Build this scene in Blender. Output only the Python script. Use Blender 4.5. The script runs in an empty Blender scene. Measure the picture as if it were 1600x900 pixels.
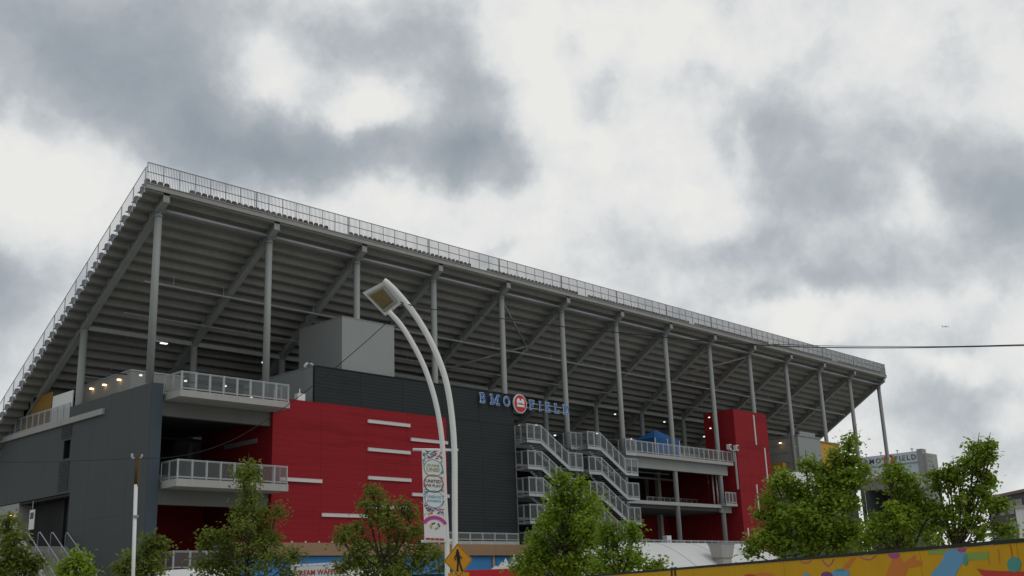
import bpy, math, random
import numpy as np
from mathutils import Matrix, Vector
random.seed(7)
SC = bpy.context.scene
COL = SC.collection
PI = math.pi

# ------------------------------------------------------------------ camera
F = 1704.6                                     # focal length in pixels of the 1600 x 900 photograph
YAW, PITCH, ROLL = 0.8225, 0.2738, -0.0378
CAM = np.array([-38.29, -70.42, 1.70])
def cam_axes():
    cy, sy, cp, sp = math.cos(YAW), math.sin(YAW), math.cos(PITCH), math.sin(PITCH)
    fwd = np.array([sy*cp, cy*cp, sp]); right = np.array([cy, -sy, 0.0]); up = np.cross(right, fwd)
    cr, sr = math.cos(ROLL), math.sin(ROLL)
    return right*cr + up*sr, up*cr - right*sr, fwd
CR, CU, CF = cam_axes()
cam = bpy.data.cameras.new('camera'); cam_o = bpy.data.objects.new('camera', cam); COL.objects.link(cam_o)
cam.sensor_width = 36.0; cam.lens = 36.0*F/1600.0; cam.clip_start = 0.1; cam.clip_end = 30000
m4 = Matrix.Identity(4)
for i in range(3):
    m4[i][0], m4[i][1], m4[i][2], m4[i][3] = CR[i], CU[i], -CF[i], CAM[i]
cam_o.matrix_world = m4
SC.camera = cam_o
def ray(x, y):                                  # direction of a point measured in the photograph
    return CR*((x-800)/F) + CU*((450-y)/F) + CF
def at(x, y, ax, v):                            # where that sight line meets the plane X=v / Y=v / Z=v
    d = ray(x, y); t = (v-CAM[ax])/d[ax]; return CAM + t*d
def far(x, y, D):                               # the point on that sight line D metres away over the ground
    d = ray(x, y); return CAM + d*(D/math.hypot(d[0], d[1]))

# ------------------------------------------------------------------ render / exposure
SC.view_settings.view_transform = 'Standard'; SC.view_settings.look = 'None'
SC.view_settings.exposure = 0.0; SC.view_settings.gamma = 1.0
SC.render.engine = 'CYCLES'
SC.cycles.max_bounces = 6; SC.cycles.diffuse_bounces = 4; SC.cycles.glossy_bounces = 2
SC.cycles.transparent_max_bounces = 24; SC.cycles.transmission_bounces = 2
SC.cycles.use_denoising = True
SC.render.filter_size = 1.8

# ------------------------------------------------------------------ sun and sky
SUN_EL, SUN_AZ = math.radians(52), math.radians(165)      # azimuth clockwise from +Y
sun = bpy.data.lights.new('sun', 'SUN'); sun.energy = 0.5; sun.angle = math.radians(25); sun.color = (1.0, 0.96, 0.90)
sun_o = bpy.data.objects.new('sun', sun); COL.objects.link(sun_o)
sd = Vector((math.sin(SUN_AZ)*math.cos(SUN_EL), math.cos(SUN_AZ)*math.cos(SUN_EL), math.sin(SUN_EL)))
sun_o.rotation_euler = sd.to_track_quat('Z', 'Y').to_euler()

W = bpy.data.worlds.new('World'); SC.world = W; W.use_nodes = True
wt = W.node_tree; wn, wl = wt.nodes, wt.links
wn.clear()
def N(tree, kind, **kw):
    n = tree.nodes.new(kind)
    for k, v in kw.items(): setattr(n, k, v)
    return n
def math_node(tree, op, a, b=None, c=None, clamp=False):
    n = tree.nodes.new('ShaderNodeMath'); n.operation = op; n.use_clamp = clamp
    for i, v in enumerate((a, b, c)):
        if v is None: continue
        if hasattr(v, 'links'): tree.links.new(v, n.inputs[i])
        else: n.inputs[i].default_value = v
    return n.outputs[0]
def vmath(tree, op, a, b=None, scale=None):
    n = tree.nodes.new('ShaderNodeVectorMath'); n.operation = op
    for i, v in enumerate((a, b)):
        if v is None: continue
        if hasattr(v, 'links'): tree.links.new(v, n.inputs[i])
        else: n.inputs[i].default_value = v
    if scale is not None: n.inputs['Scale'].default_value = scale
    return n.outputs['Value'] if op in ('DOT_PRODUCT', 'LENGTH', 'DISTANCE') else n.outputs['Vector']
def noise(tree, vec, scale, detail=4, rough=0.55, dist=0.0, lac=2.0):
    n = tree.nodes.new('ShaderNodeTexNoise'); n.inputs['Scale'].default_value = scale
    n.inputs['Detail'].default_value = detail; n.inputs['Roughness'].default_value = rough
    n.inputs['Distortion'].default_value = dist; n.inputs['Lacunarity'].default_value = lac
    if vec is not None: tree.links.new(vec, n.inputs['Vector'])
    return n
def ramp(tree, fac, stops, interp='EASE'):
    n = tree.nodes.new('ShaderNodeValToRGB'); n.color_ramp.interpolation = interp
    cr = n.color_ramp
    while len(cr.elements) < len(stops): cr.elements.new(0.5)
    for e, (p, c) in zip(cr.elements, stops):
        e.position = p; e.color = (*c, 1.0) if len(c) == 3 else c
    tree.links.new(fac, n.inputs[0]); return n.outputs[0]

tc = N(wt, 'ShaderNodeTexCoord'); DIR = tc.outputs['Generated']
DIR = vmath(wt, 'NORMALIZE', DIR)
def warp(vec, scale, amt, detail, rough=0.55):
    n = noise(wt, vec, scale, detail, rough)
    o = vmath(wt, 'SUBTRACT', n.outputs['Color'], (0.5, 0.5, 0.5))
    return vmath(wt, 'ADD', vec, vmath(wt, 'SCALE', o, None, amt))
D1 = warp(DIR, 6.0, 0.085, 5, 0.55)
D1 = warp(D1, 24.0, 0.026, 5, 0.62)
# cloud masses and bright areas: centre and radii as angles (given as photograph pixels), turn in degrees, weight
CLOUDS = [
 (800,330,1150,640,0,-.40),  # broad brightening of the sky in view, offsetting the darkened rest
 (55,30,120,80,20,.50),(160,100,110,62,35,.62),(250,160,105,60,25,.62),(345,215,110,52,12,.58),(460,235,140,46,3,.56),
 (600,240,140,42,0,.55),(745,258,110,36,5,.55),(738,175,58,75,0,.50),(690,105,80,70,25,.42),(590,40,140,60,10,.40),
 (330,45,130,60,0,.30),(505,120,60,50,0,.26),(20,455,70,70,0,.52),(0,165,25,26,0,.3),
 (885,95,26,36,0,.36),(935,165,38,38,25,.42),
 (1310,235,130,95,10,.22),(1285,320,95,46,0,.44),(1180,195,85,55,30,.28),(1065,145,60,42,35,.30),(1180,388,140,30,0,.38),
 (1400,420,220,40,3,.32),(1570,310,95,60,0,.56),(1255,450,110,26,0,.28),(1500,235,90,46,0,.26),(770,392,50,14,10,.20),
 (1560,680,90,50,0,.34),(1470,620,120,36,0,.26),(1290,545,60,18,0,.22),(1420,520,90,24,0,.2),
 (395,105,80,55,10,-.36),(620,165,48,34,0,-.28),(545,206,26,24,0,-.36),(1095,315,60,50,0,-.26),(1152,238,16,24,0,-.26),
 (1285,505,80,34,0,-.30),(1500,577,50,20,0,-.30),(1440,285,30,50,0,-.22),(1590,655,50,30,0,-.25),
 (120,320,140,120,30,-.22),(1010,60,170,60,0,-.16)]
acc = None
for (px, py, ra, rb, ang, wgt) in CLOUDS:
    c = ray(px, py); c = c/np.linalg.norm(c)
    u0 = CR - c*np.dot(CR, c); u0 /= np.linalg.norm(u0); v0 = np.cross(u0, c)
    a = math.radians(ang); u = u0*math.cos(a) + v0*math.sin(a); v = v0*math.cos(a) - u0*math.sin(a)
    su, sv = F/ra, F/rb
    du = vmath(wt, 'DOT_PRODUCT', D1, tuple(u*su)); dv = vmath(wt, 'DOT_PRODUCT', D1, tuple(v*sv))
    du = math_node(wt, 'SUBTRACT', du, float(np.dot(u, c)*su)); dv = math_node(wt, 'SUBTRACT', dv, float(np.dot(v, c)*sv))
    q = math_node(wt, 'MULTIPLY_ADD', dv, dv, math_node(wt, 'MULTIPLY', du, du))
    front = math_node(wt, 'GREATER_THAN', vmath(wt, 'DOT_PRODUCT', DIR, tuple(c)), 0.0)
    q2 = math_node(wt, 'MULTIPLY', math_node(wt, 'POWER', q, 1.35), -0.8)
    g = math_node(wt, 'MULTIPLY', math_node(wt, 'MULTIPLY', math_node(wt, 'EXPONENT', q2), wgt), front)
    acc = g if acc is None else math_node(wt, 'ADD', acc, g)
base = noise(wt, D1, 4.2, 6, 0.58).outputs[0]                   # broken overcast everywhere
fine = noise(wt, warp(DIR, 9.0, 0.03, 4), 13.0, 9, 0.62).outputs[0]
def billow(vec, scale, detail):                    # rounded cauliflower heads of cumulus
    v = N(wt, 'ShaderNodeTexVoronoi', feature='F1'); v.inputs['Scale'].default_value = scale; v.inputs['Detail'].default_value = detail
    v.inputs['Roughness'].default_value = 0.55; v.normalize = True; wl.new(vec, v.inputs['Vector']); return v.outputs['Distance']
puff = billow(warp(DIR, 14.0, 0.05, 4), 9.0, 3.0)
tot = math_node(wt, 'ADD', acc, math_node(wt, 'MULTIPLY_ADD', base, 0.80, 0.12))  # added offset darkens the unseen sky so the walls get less light
tot = math_node(wt, 'ADD', tot, math_node(wt, 'MULTIPLY_ADD', fine, 1.0, -0.50))
tot = math_node(wt, 'ADD', tot, math_node(wt, 'MULTIPLY_ADD', puff, 0.75, -0.24))
tot = math_node(wt, 'MULTIPLY', tot, 0.80)
cloud = ramp(wt, tot, [(0.0, (0.87, 0.865, 0.835)), (0.15, (0.79, 0.80, 0.795)), (0.31, (0.625, 0.65, 0.665)),
                       (0.47, (0.48, 0.512, 0.54)), (0.70, (0.375, 0.412, 0.45)), (1.0, (0.30, 0.337, 0.378))], 'LINEAR')
sky = N(wt, 'ShaderNodeTexSky', sky_type='NISHITA', sun_disc=False)
sky.sun_elevation = SUN_EL; sky.sun_rotation = SUN_AZ; sky.air_density = 1.0; sky.dust_density = 2.5; sky.altitude = 100
b1 = N(wt, 'ShaderNodeBackground'); wl.new(sky.outputs[0], b1.inputs[0]); b1.inputs[1].default_value = 0.08
b2 = N(wt, 'ShaderNodeBackground'); wl.new(cloud, b2.inputs[0]); b2.inputs[1].default_value = 1.0
ms = N(wt, 'ShaderNodeMixShader'); ms.inputs[0].default_value = 0.93
wl.new(b1.outputs[0], ms.inputs[1]); wl.new(b2.outputs[0], ms.inputs[2])
wo = N(wt, 'ShaderNodeOutputWorld'); wl.new(ms.outputs[0], wo.inputs[0])
W.cycles.sampling_method = 'MANUAL'; W.cycles.sample_map_resolution = 512

# ------------------------------------------------------------------ materials
def mat(name, col, rough=0.7, var=0.12, scale=0.6, metal=0.0, spec=0.3, streak=0.0, bump=0.0, bscale=20.0, hs=0.0):
    m = bpy.data.materials.new(name); m.use_nodes = True; t = m.node_tree
    p = t.nodes['Principled BSDF']; p.inputs['Roughness'].default_value = rough
    p.inputs['Metallic'].default_value = metal; p.inputs['Specular IOR Level'].default_value = spec
    co = N(t, 'ShaderNodeTexCoord').outputs['Object']
    geo = N(t, 'ShaderNodeNewGeometry').outputs['Position']
    n1 = noise(t, geo, scale, 6, 0.62).outputs[0]
    f = math_node(t, 'MULTIPLY_ADD', n1, 2*var, 1-var)
    n2 = noise(t, geo, scale*9, 4, 0.6).outputs[0]
    f = math_node(t, 'MULTIPLY', f, math_node(t, 'MULTIPLY_ADD', n2, var, 1-var*0.5))
    if streak:                                   # rain streaks running down the surface
        mp = N(t, 'ShaderNodeMapping'); mp.inputs['Scale'].default_value = (1.6, 1.6, 0.09); t.links.new(geo, mp.inputs[0])
        n3 = noise(t, mp.outputs[0], 1.2, 5, 0.65).outputs[0]
        f = math_node(t, 'MULTIPLY', f, math_node(t, 'MULTIPLY_ADD', n3, 2*streak, 1-streak))
    if hs:                                       # long faint horizontal blotches of weathered sheet metal
        mp = N(t, 'ShaderNodeMapping'); mp.inputs['Scale'].default_value = (.16, .16, .9); t.links.new(geo, mp.inputs[0])
        n4 = noise(t, mp.outputs[0], 1.0, 3, 0.5).outputs[0]
        n4 = ramp(t, n4, [(.36, (0,0,0)), (.47, (1,1,1))]); f = math_node(t, 'MULTIPLY', f, math_node(t, 'MULTIPLY_ADD', n4, hs, 1-hs))
    rgb = N(t, 'ShaderNodeRGB'); rgb.outputs[0].default_value = (*col, 1)
    c = vmath(t, 'SCALE', rgb.outputs[0], None); t.links.new(f, c.node.inputs['Scale'])
    t.links.new(c, p.inputs['Base Color'])
    rr = math_node(t, 'MULTIPLY_ADD', n2, 0.2, rough-0.1, clamp=True); t.links.new(rr, p.inputs['Roughness'])
    if bump:
        nb = noise(t, geo, bscale, 5, 0.6).outputs[0]
        b = N(t, 'ShaderNodeBump'); b.inputs['Strength'].default_value = bump; b.inputs['Distance'].default_value = 0.02
        t.links.new(nb, b.inputs['Height']); t.links.new(b.outputs[0], p.inputs['Normal'])
    return m
def emit(name, col, s):
    m = bpy.data.materials.new(name); m.use_nodes = True; t = m.node_tree; t.nodes.clear()
    e = N(t, 'ShaderNodeEmission'); e.inputs[0].default_value = (*col, 1); e.inputs[1].default_value = s
    o = N(t, 'ShaderNodeOutputMaterial'); t.links.new(e.outputs[0], o.inputs[0]); return m
def mesh_mat(name, col, alpha):                 # woven wire / perforated infill, too fine to resolve wire by wire
    m = mat(name, col, 0.5, 0.08, 1.0, 0.3); t = m.node_tree
    p = t.nodes['Principled BSDF']; out = [n for n in t.nodes if n.type == 'OUTPUT_MATERIAL'][0]
    tr = N(t, 'ShaderNodeBsdfTransparent'); mx = N(t, 'ShaderNodeMixShader'); mx.inputs[0].default_value = alpha
    t.links.new(tr.outputs[0], mx.inputs[1]); t.links.new(p.outputs[0], mx.inputs[2]); t.links.new(mx.outputs[0], out.inputs[0])
    return m
def leaf_mat(name, c1, c2):
    m = bpy.data.materials.new(name); m.use_nodes = True; t = m.node_tree
    p = t.nodes['Principled BSDF']; p.inputs['Roughness'].default_value = 0.65; p.inputs['Specular IOR Level'].default_value = 0.15
    g = N(t, 'ShaderNodeNewGeometry'); r = g.outputs['Random Per Island']
    n1 = noise(t, g.outputs['Position'], 1.1, 3, 0.6).outputs[0]
    f = math_node(t, 'MULTIPLY_ADD', n1, 1.3, math_node(t, 'MULTIPLY_ADD', r, 0.34, -0.34), clamp=True)
    c = ramp(t, f, [(0, c1), (1, c2)], 'LINEAR'); t.links.new(c, p.inputs['Base Color'])
    tl = N(t, 'ShaderNodeBsdfTranslucent'); t.links.new(c, tl.inputs[0])
    mx = N(t, 'ShaderNodeMixShader'); mx.inputs[0].default_value = 0.5
    out = [n for n in t.nodes if n.type == 'OUTPUT_MATERIAL'][0]
    t.links.new(p.outputs[0], mx.inputs[1]); t.links.new(tl.outputs[0], mx.inputs[2]); t.links.new(mx.outputs[0], out.inputs[0])
    return m
M = dict(
 steel=mat('grey_painted_steel', (.27,.285,.27), .55, .10, .5, 0, .4, .10),
 steel_dark=mat('shop_painted_beam', (.29,.305,.285), .6, .12, .5, 0, .3, .10),
 galv=mat('galvanised_steel', (.42,.44,.45), .42, .10, 2.0, .35, .5),
 concrete=mat('precast_concrete', (.33,.33,.305), .85, .16, .35, 0, .2, .12, .3, 8),
 concrete_light=mat('pale_concrete', (.38,.375,.35), .85, .12, .5, 0, .2, .12),
 deck=mat('precast_deck', (.265,.26,.24), .9, .28, .22, 0, .1, .10),
 sidewall=mat('charcoal_render_panel', (.086,.092,.093), .8, .07, .25, 0, .3, .06),
 clad=mat('charcoal_corrugated_sheet', (.029,.034,.036), .7, .10, .4, 0, .2, .05, hs=.14),
 red=mat('red_metal_panel', (.275,.018,.024), .7, .08, .35, 0, .12, .05, hs=.13),
 grey=mat('mid_grey_panel', (.285,.30,.29), .7, .05, .3, 0, .3, .05),
 strip=mat('pale_light_strip', (.62,.60,.58), .5, .04),
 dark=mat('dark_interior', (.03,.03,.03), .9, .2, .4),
 white=mat('white_paint', (.74,.74,.71), .45, .05, 1.2, 0, .4, .05),
 whitefab=mat('white_tent_fabric', (.66,.66,.64), .7, .06, .4),
 blue=mat('blue_canvas', (.018,.105,.29), .7, .08, 1.0),
 bluepanel=mat('blue_panel', (.05,.22,.50), .6, .06, 1.0),
 brown=mat('tan_fascia_board', (.30,.19,.115), .75, .08, .6, 0, .2, .08),
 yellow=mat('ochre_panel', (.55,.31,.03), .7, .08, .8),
 seat=mat('red_plastic_seat', (.17,.045,.04), .45, .1, 3),
 seat_grey=mat('grey_plastic_seat', (.16,.16,.17), .45, .1, 3),
 mesh=mesh_mat('wire_mesh_infill', (.26,.28,.28), .30),
 sidemesh=mesh_mat('side_rail_mesh', (.34,.36,.40), .36),
 lettedge=mat('pale_blue_sign_edge', (.68,.78,.87), .4, .03),
 lettblue=mat('blue_sign_face', (.03,.14,.42), .4, .04),
 signred=mat('red_sign_face', (.50,.02,.025), .4, .04),
 signwhite=mat('white_sign_edge', (.72,.74,.76), .4, .03),
 asphalt=mat('asphalt', (.055,.055,.057), .9, .2, .5, 0, .2, 0, .4, 40),
 paving=mat('concrete_paving', (.36,.355,.33), .9, .12, .8),
 kerb=mat('kerb_stone', (.30,.30,.28), .85, .1),
 line=mat('road_paint', (.62,.62,.58), .7, .1, 3),
 bark=mat('bark', (.075,.06,.045), .9, .25, 4, 0, .2, 0, .6, 30),
 black=mat('black_paint', (.015,.015,.016), .5, .1),
 cable=mat('black_cable', (.02,.02,.022), .6, .1),
 signyel=mat('yellow_sign_sheeting', (.58,.27,.012), .45, .05, 2),
 mural=mat('mural_yellow', (.60,.335,.018), .75, .10, .5, 0, .12, .10),
 m_orange=mat('mural_orange', (.60,.19,.03), .65, .10), m_red=mat('mural_red', (.52,.05,.03), .65, .1),
 m_blue=mat('mural_blue', (.14,.34,.52), .65, .1), m_teal=mat('mural_teal', (.08,.30,.26), .65, .1),
 m_pink=mat('mural_magenta', (.42,.07,.22), .65, .1), m_purple=mat('mural_purple', (.16,.06,.18), .65, .1),
 m_green=mat('mural_green', (.24,.36,.07), .65, .1), capgreen=mat('dark_fence_capping', (.02,.028,.02), .7, .1),
 p_green=mat('print_olive', (.28,.33,.14), .6, .05), p_dark=mat('print_dark', (.09,.07,.07), .6, .05),
 p_blue=mat('print_blue', (.14,.38,.55), .6, .05), p_red=mat('print_red', (.45,.06,.06), .6, .05),
 p_mag=mat('print_magenta', (.50,.06,.28), .6, .05), p_orange=mat('print_orange', (.60,.26,.04), .6, .05),
 p_teal=mat('print_teal', (.08,.35,.30), .6, .05), p_navy=mat('print_navy', (.06,.12,.35), .6, .05),
 endcap=mat('blue_charcoal_panel', (.055,.075,.092), .6, .06, .3),
 railgrey=mat('dark_galvanised_rail', (.24,.245,.25), .5, .08, 2, .2),
 beamgrey=mat('beam_paint_with_shade', (.17,.175,.16), .8, .1, .5, 0, .2, .1),  # balcony beam grey, darkened to carry the shade under the slab
 ochre_dim=mat('ochre_board_with_shade', (.26,.15,.035), .8, .12, .8, 0, .2, .1),  # ochre with the shade under the deck put into its colour
 wblue=mat('weathered_ochre_timber', (.13,.085,.025), .8, .2, 4),
 lens=mat('amber_lamp_lens', (.19,.145,.06), .35, .2, 6, 0, .5),
 warm=emit('warm_lamp', (1.0, .55, .25), 5.0), cool=emit('white_lamp', (1.0, .95, .85), 1.5),
 screen=mat('pale_video_screen', (.50,.56,.62), .35, .05),
 farroof=mat('far_brown_roof_edge', (.20,.14,.11), .8, .1),
 farbuild=mat('far_brown_brick', (.085,.075,.075), .8, .12, .2), glass=mat('dark_glazing', (.05,.065,.08), .15, .1, .5, 0, .5),
 grass=mat('grass_verge', (.05,.075,.025), .95, .3, 1.0),
 leafA=leaf_mat('maple_leaf_dark', (.135,.205,.024), (.37,.49,.058)),
 leafB=leaf_mat('maple_leaf_bright', (.110,.190,.018), (.34,.47,.050)),
 leafD=leaf_mat('maple_leaf_olive', (.11,.15,.030), (.28,.34,.06)),
 leafC=leaf_mat('maple_leaf_mid', (.145,.215,.022), (.38,.51,.055)),
)

# ------------------------------------------------------------------ geometry helpers
class MB:
    def __init__(s): s.v = []; s.f = []; s.m = []
    def add(s, vs, fs, mi=0):
        n = len(s.v); s.v += [tuple(map(float, p)) for p in vs]; s.f += [tuple(i+n for i in f) for f in fs]; s.m += [mi]*len(fs)
    def box(s, x0, x1, y0, y1, z0, z1, mi=0):
        s.add([(x0,y0,z0),(x1,y0,z0),(x1,y1,z0),(x0,y1,z0),(x0,y0,z1),(x1,y0,z1),(x1,y1,z1),(x0,y1,z1)],
              [(0,3,2,1),(4,5,6,7),(0,1,5,4),(1,2,6,5),(2,3,7,6),(3,0,4,7)], mi); return s
    def bar(s, a, b, w, h, up=(0,0,1), mi=0):    # square bar from a to b, w across, h along 'up'
        a, b, up = np.array(a, float), np.array(b, float), np.array(up, float)
        d = b-a; d /= np.linalg.norm(d); r = np.cross(d, up)
        if np.linalg.norm(r) < 1e-6: r = np.cross(d, (1,0,0))
        r /= np.linalg.norm(r); u = np.cross(r, d); r = r*w/2; u = u*h/2
        vs = [a-r-u, a+r-u, a+r+u, a-r+u, b-r-u, b+r-u, b+r+u, b-r+u]
        s.add(vs, [(0,3,2,1),(4,5,6,7),(0,1,5,4),(1,2,6,5),(2,3,7,6),(3,0,4,7)], mi); return s
    def tube(s, pts, rad, n=10, mi=0, cap=True):
        pts = [np.array(p, float) for p in pts]
        if not hasattr(rad, '__len__'): rad = [rad]*len(pts)
        rings = []; ref = None
        for i, p in enumerate(pts):
            d = pts[min(i+1, len(pts)-1)] - pts[max(i-1, 0)]; d /= (np.linalg.norm(d) or 1)
            if ref is None: ref = np.array((0,0,1.)) if abs(d[2]) < .9 else np.array((1.,0,0))
            x = np.cross(d, ref); x /= (np.linalg.norm(x) or 1); y = np.cross(d, x); ref = -y if False else ref
            rings.append([p + rad[i]*(x*math.cos(2*PI*k/n) + y*math.sin(2*PI*k/n)) for k in range(n)])
        vs = [q for r in rings for q in r]; fs = []
        for i in range(len(pts)-1):
            for k in range(n):
                a, b = i*n+k, i*n+(k+1)%n; fs.append((a, b, b+n, a+n))
        if cap: fs += [tuple(range(n))[::-1], tuple(range((len(pts)-1)*n, len(pts)*n))]
        s.add(vs, fs, mi); return s
    def prism(s, poly, axis, a, b, mi=0):        # poly in the two other axes (in x,y,z order), from a to b along axis
        def P(q, t):
            q = list(q); q.insert(axis, t); return tuple(q)
        n = len(poly); vs = [P(q, a) for q in poly] + [P(q, b) for q in poly]
        fs = [tuple(range(n)), tuple(range(2*n-1, n-1, -1))] + [(i, i+n, (i+1)%n+n, (i+1)%n) for i in range(n)]
        s.add(vs, fs, mi); return s
    def build(s, name, mats, parent=None, smooth=False):
        me = bpy.data.meshes.new(name); me.from_pydata(s.v, [], s.f)
        if not isinstance(mats, (list, tuple)): mats = [mats]
        for m in mats: me.materials.append(m)
        if len(mats) > 1: me.polygons.foreach_set('material_index', s.m)
        if smooth: me.polygons.foreach_set('use_smooth', [True]*len(me.polygons))
        me.update(); o = bpy.data.objects.new(name, me); COL.objects.link(o)
        if parent is not None: attach(o, parent)
        return o
def attach(o, parent):                            # keep world coordinates under a translated root
    o.parent = parent
    if parent.parent is None: o.location = Vector(o.location) - Vector(parent.location)
def fixn(o):
    import bmesh
    b = bmesh.new(); b.from_mesh(o.data); bmesh.ops.recalc_face_normals(b, faces=b.faces); b.to_mesh(o.data); b.free(); return o
def thing(name, label, cat, loc=(0,0,0), group=None):
    o = bpy.data.objects.new(name, None); COL.objects.link(o); o.location = tuple(map(float, loc)); o.empty_display_size = .5
    o['label'] = label; o['category'] = cat
    if group: o['group'] = group
    return o
def tag(o, label, cat, group=None):
    o['label'] = label; o['category'] = cat
    if group: o['group'] = group
    return o
def inst(name, me, parent, loc, rz=0, scale=None):
    o = bpy.data.objects.new(name, me); COL.objects.link(o); o.parent = parent
    o.location = Vector(tuple(map(float, loc))) - Vector(parent.location); o.rotation_euler = (0, 0, rz)
    if scale: o.scale = scale
    return o
def text_mesh(s, size, extrude=0.004, spacing=1.0, align='CENTER', bold=.018):
    c = bpy.data.curves.new('lettering', 'FONT'); c.body = s; c.size = size; c.extrude = extrude; c.align_x = align; c.align_y = 'CENTER'
    c.space_character = spacing; c.resolution_u = 2; c.offset = size*bold
    o = bpy.data.objects.new('lettering', c); COL.objects.link(o)
    me = bpy.data.meshes.new_from_object(o.evaluated_get(bpy.context.evaluated_depsgraph_get()))
    bpy.data.objects.remove(o); return me
def text_part(s, size, mt, parent, origin, right, up, extrude=0.004, spacing=1.0, sx=1.0):
    me = text_mesh(s, size, extrude, spacing); r, u = Vector(right).normalized(), Vector(up).normalized(); n = r.cross(u)
    mm = Matrix.Identity(4)
    for i in range(3): mm[i][0], mm[i][1], mm[i][2], mm[i][3] = r[i]*sx, u[i], n[i], origin[i]
    me.transform(mm); me.materials.clear(); me.materials.append(mt); me.name = 'lettering'
    o = bpy.data.objects.new('lettering', me); COL.objects.link(o)
    if parent is not None: attach(o, parent)
    return o
def stuff(o): o['kind'] = 'stuff'; return o
def structure(o): o['kind'] = 'structure'; return o

# ------------------------------------------------------------------ the ground
g = MB(); g.add([(-4000,-4000,0),(4000,-4000,0),(4000,4000,0),(-4000,4000,0)], [(0,1,2,3)])
structure(g.build('ground', M['paving']))
rd = MB(); rd.add([(-44,-400,.004),(-27,-400,.004),(-27,300,.004),(-44,300,.004)], [(0,1,2,3)])
structure(rd.build('road', M['asphalt']))
ln = MB()
for y in range(-120, 60, 9): ln.add([(-35.6,y,.008),(-35.45,y,.008),(-35.45,y+3,.008),(-35.6,y+3,.008)], [(0,1,2,3)])
structure(ln.build('road_marking', M['line']))
kb = MB(); kb.box(-27,-26.7,-300,200,-.05,.13); kb.box(-44.3,-44,-300,200,-.05,.13); structure(kb.build('kerb', M['kerb']))
gs = MB(); gs.add([(-16,-30,.01),(-8,-30,.01),(-8,60,.01),(-16,60,.01)], [(0,1,2,3)]); structure(gs.build('grass_verge', M['grass']))

# ------------------------------------------------------------------ the upper seating stand
SL = 0.633
CX = [-0.4, 9.25, 18.15, 27.03, 35.97, 44.88, 53.88, 62.93, 72.0, 81.0, 90.05, 99.1, 108.0, 117.4]
XL, XR = -2.1, 118.0
stand = thing('grandstand', 'huge grey upper seating deck raised on a row of tall steel columns', 'grandstand', (58, 4, 0))
cbot = [16.86, 16.19, 5, 5, 5, 4, 4, 0, 0, 0, 0, 0, 0, 0]
for x, zb in zip(CX, cbot):
    cm = MB(); cm.tube([(x,0,zb),(x,0,29.72)], .275, 16); cm.tube([(x,0,29.40),(x,0,29.46)], .34, 16)
    fixn(cm.build('column', M['steel'], stand, True))
    for fo in (False,): pass
    rb = MB(); rb.tube([(x,10.7,12.0),(x,10.7,29.66-SL*10.7)], .29, 14); fixn(rb.build('rear_column', M['steel'], stand, True))
    bm = MB()
    for (dx0, dx1, k) in ((-.05, .05, 0), (-.26, .26, 1), (-.26, .26, 2)):
        top = lambda y: 30.86-SL*y
        bot = lambda y: 29.72-SL*y
        if k == 0: poly = [(-1.0,30.93),(-1.0,30.30),(0.15,29.72),(.5,bot(.5)),(27.5,bot(27.5)),(27.5,top(27.5)),(.4,top(.4))]
        elif k == 1: poly = [(-1.04,30.42),(-1.04,30.26),(.12,29.66),(.5,bot(.5)-.06),(27.5,bot(27.5)-.06),(27.5,bot(27.5)+.02),(.5,bot(.5)+.02),(.15,29.76)]
        else: poly = [(-1.06,30.94),(-1.06,30.27),(-1.00,30.26),(-1.00,30.94)]
        bm.prism(poly, 0, x+dx0, x+dx1)
    for yy in np.arange(.9, 27, 3.0): bm.box(x-.22, x+.22, yy-.02, yy+.02, bot(yy)+.03, top(yy)-.1)
    fixn(bm.build('raker_beam', M['steel_dark'], stand))
for i in range(13):
    a, b = CX[i]+.28, CX[i+1]-.28
    t = MB(); t.tube([(a,-.12,29.98),(b,-.12,29.98)], .12, 10); fixn(t.build('tie_beam', M['galv'], stand, True))
    for yy in (10.7, 19.5):
        t = MB(); t.bar((a,yy,29.86-SL*yy),(b,yy,29.86-SL*yy), .26, .36); t.build('tie_beam', M['steel_dark'], stand)
for a, b in [((35.97,9.2,23.75),(44.6,4.6,26.75)), ((36.3,.3,29.45),(44.6,4.8,26.7)), ((72.2,4.2,26.95),(80.8,.2,29.5))]:
    t = MB(); t.tube([a,b], .11, 8); fixn(t.build('diagonal_brace', M['steel'], stand, True))
TR, RS, Y0, Z0, NR = 0.83, 0.5255, -1.06, 31.16, 35
for j in range(NR):
    y, z = Y0+TR*j, Z0-RS*j; s = MB()
    if j == 0: z -= .20
    s.prism([(y+.004,z),(y+TR+.09,z),(y+TR+.09,z-RS-.12),(y+TR-.05,z-RS-.12),(y+TR-.05,z-.16),(y+.004,z-.16)] if j else
            [(y,z),(y+TR+.09,z),(y+TR+.09,z-RS+.15),(y+TR-.05,z-RS+.15),(y+TR-.05,z-.16),(y,z-.16)], 0, XL+.22+.002*(j%2), XR-.1-.002*(j%2))
    fixn(s.build('deck_step', M['deck'], stand))
f = MB(); f.box(XL, XR, -1.24, -1.07, 30.93, 31.34); f.box(XL, XR, -1.30, -1.24, 31.28, 31.335); f.build('fascia', M['concrete'], stand)
for k, (yy, rr, mt) in enumerate(((5.2,.09,'galv'),(14.6,.07,'steel'),(16.2,.10,'galv'),(8.2,.06,'steel_dark'))):
    t = MB(); zz = 29.3-SL*yy
    t.tube([(1.5,yy,zz),(116,yy,zz)], rr, 8)
    for xx in np.arange(4, 116, 4.5): t.bar((xx,yy,zz),(xx,yy,zz+.9), .03, .03, (0,1,0))
    fixn(t.build('service_pipe', M[mt], stand))
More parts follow.
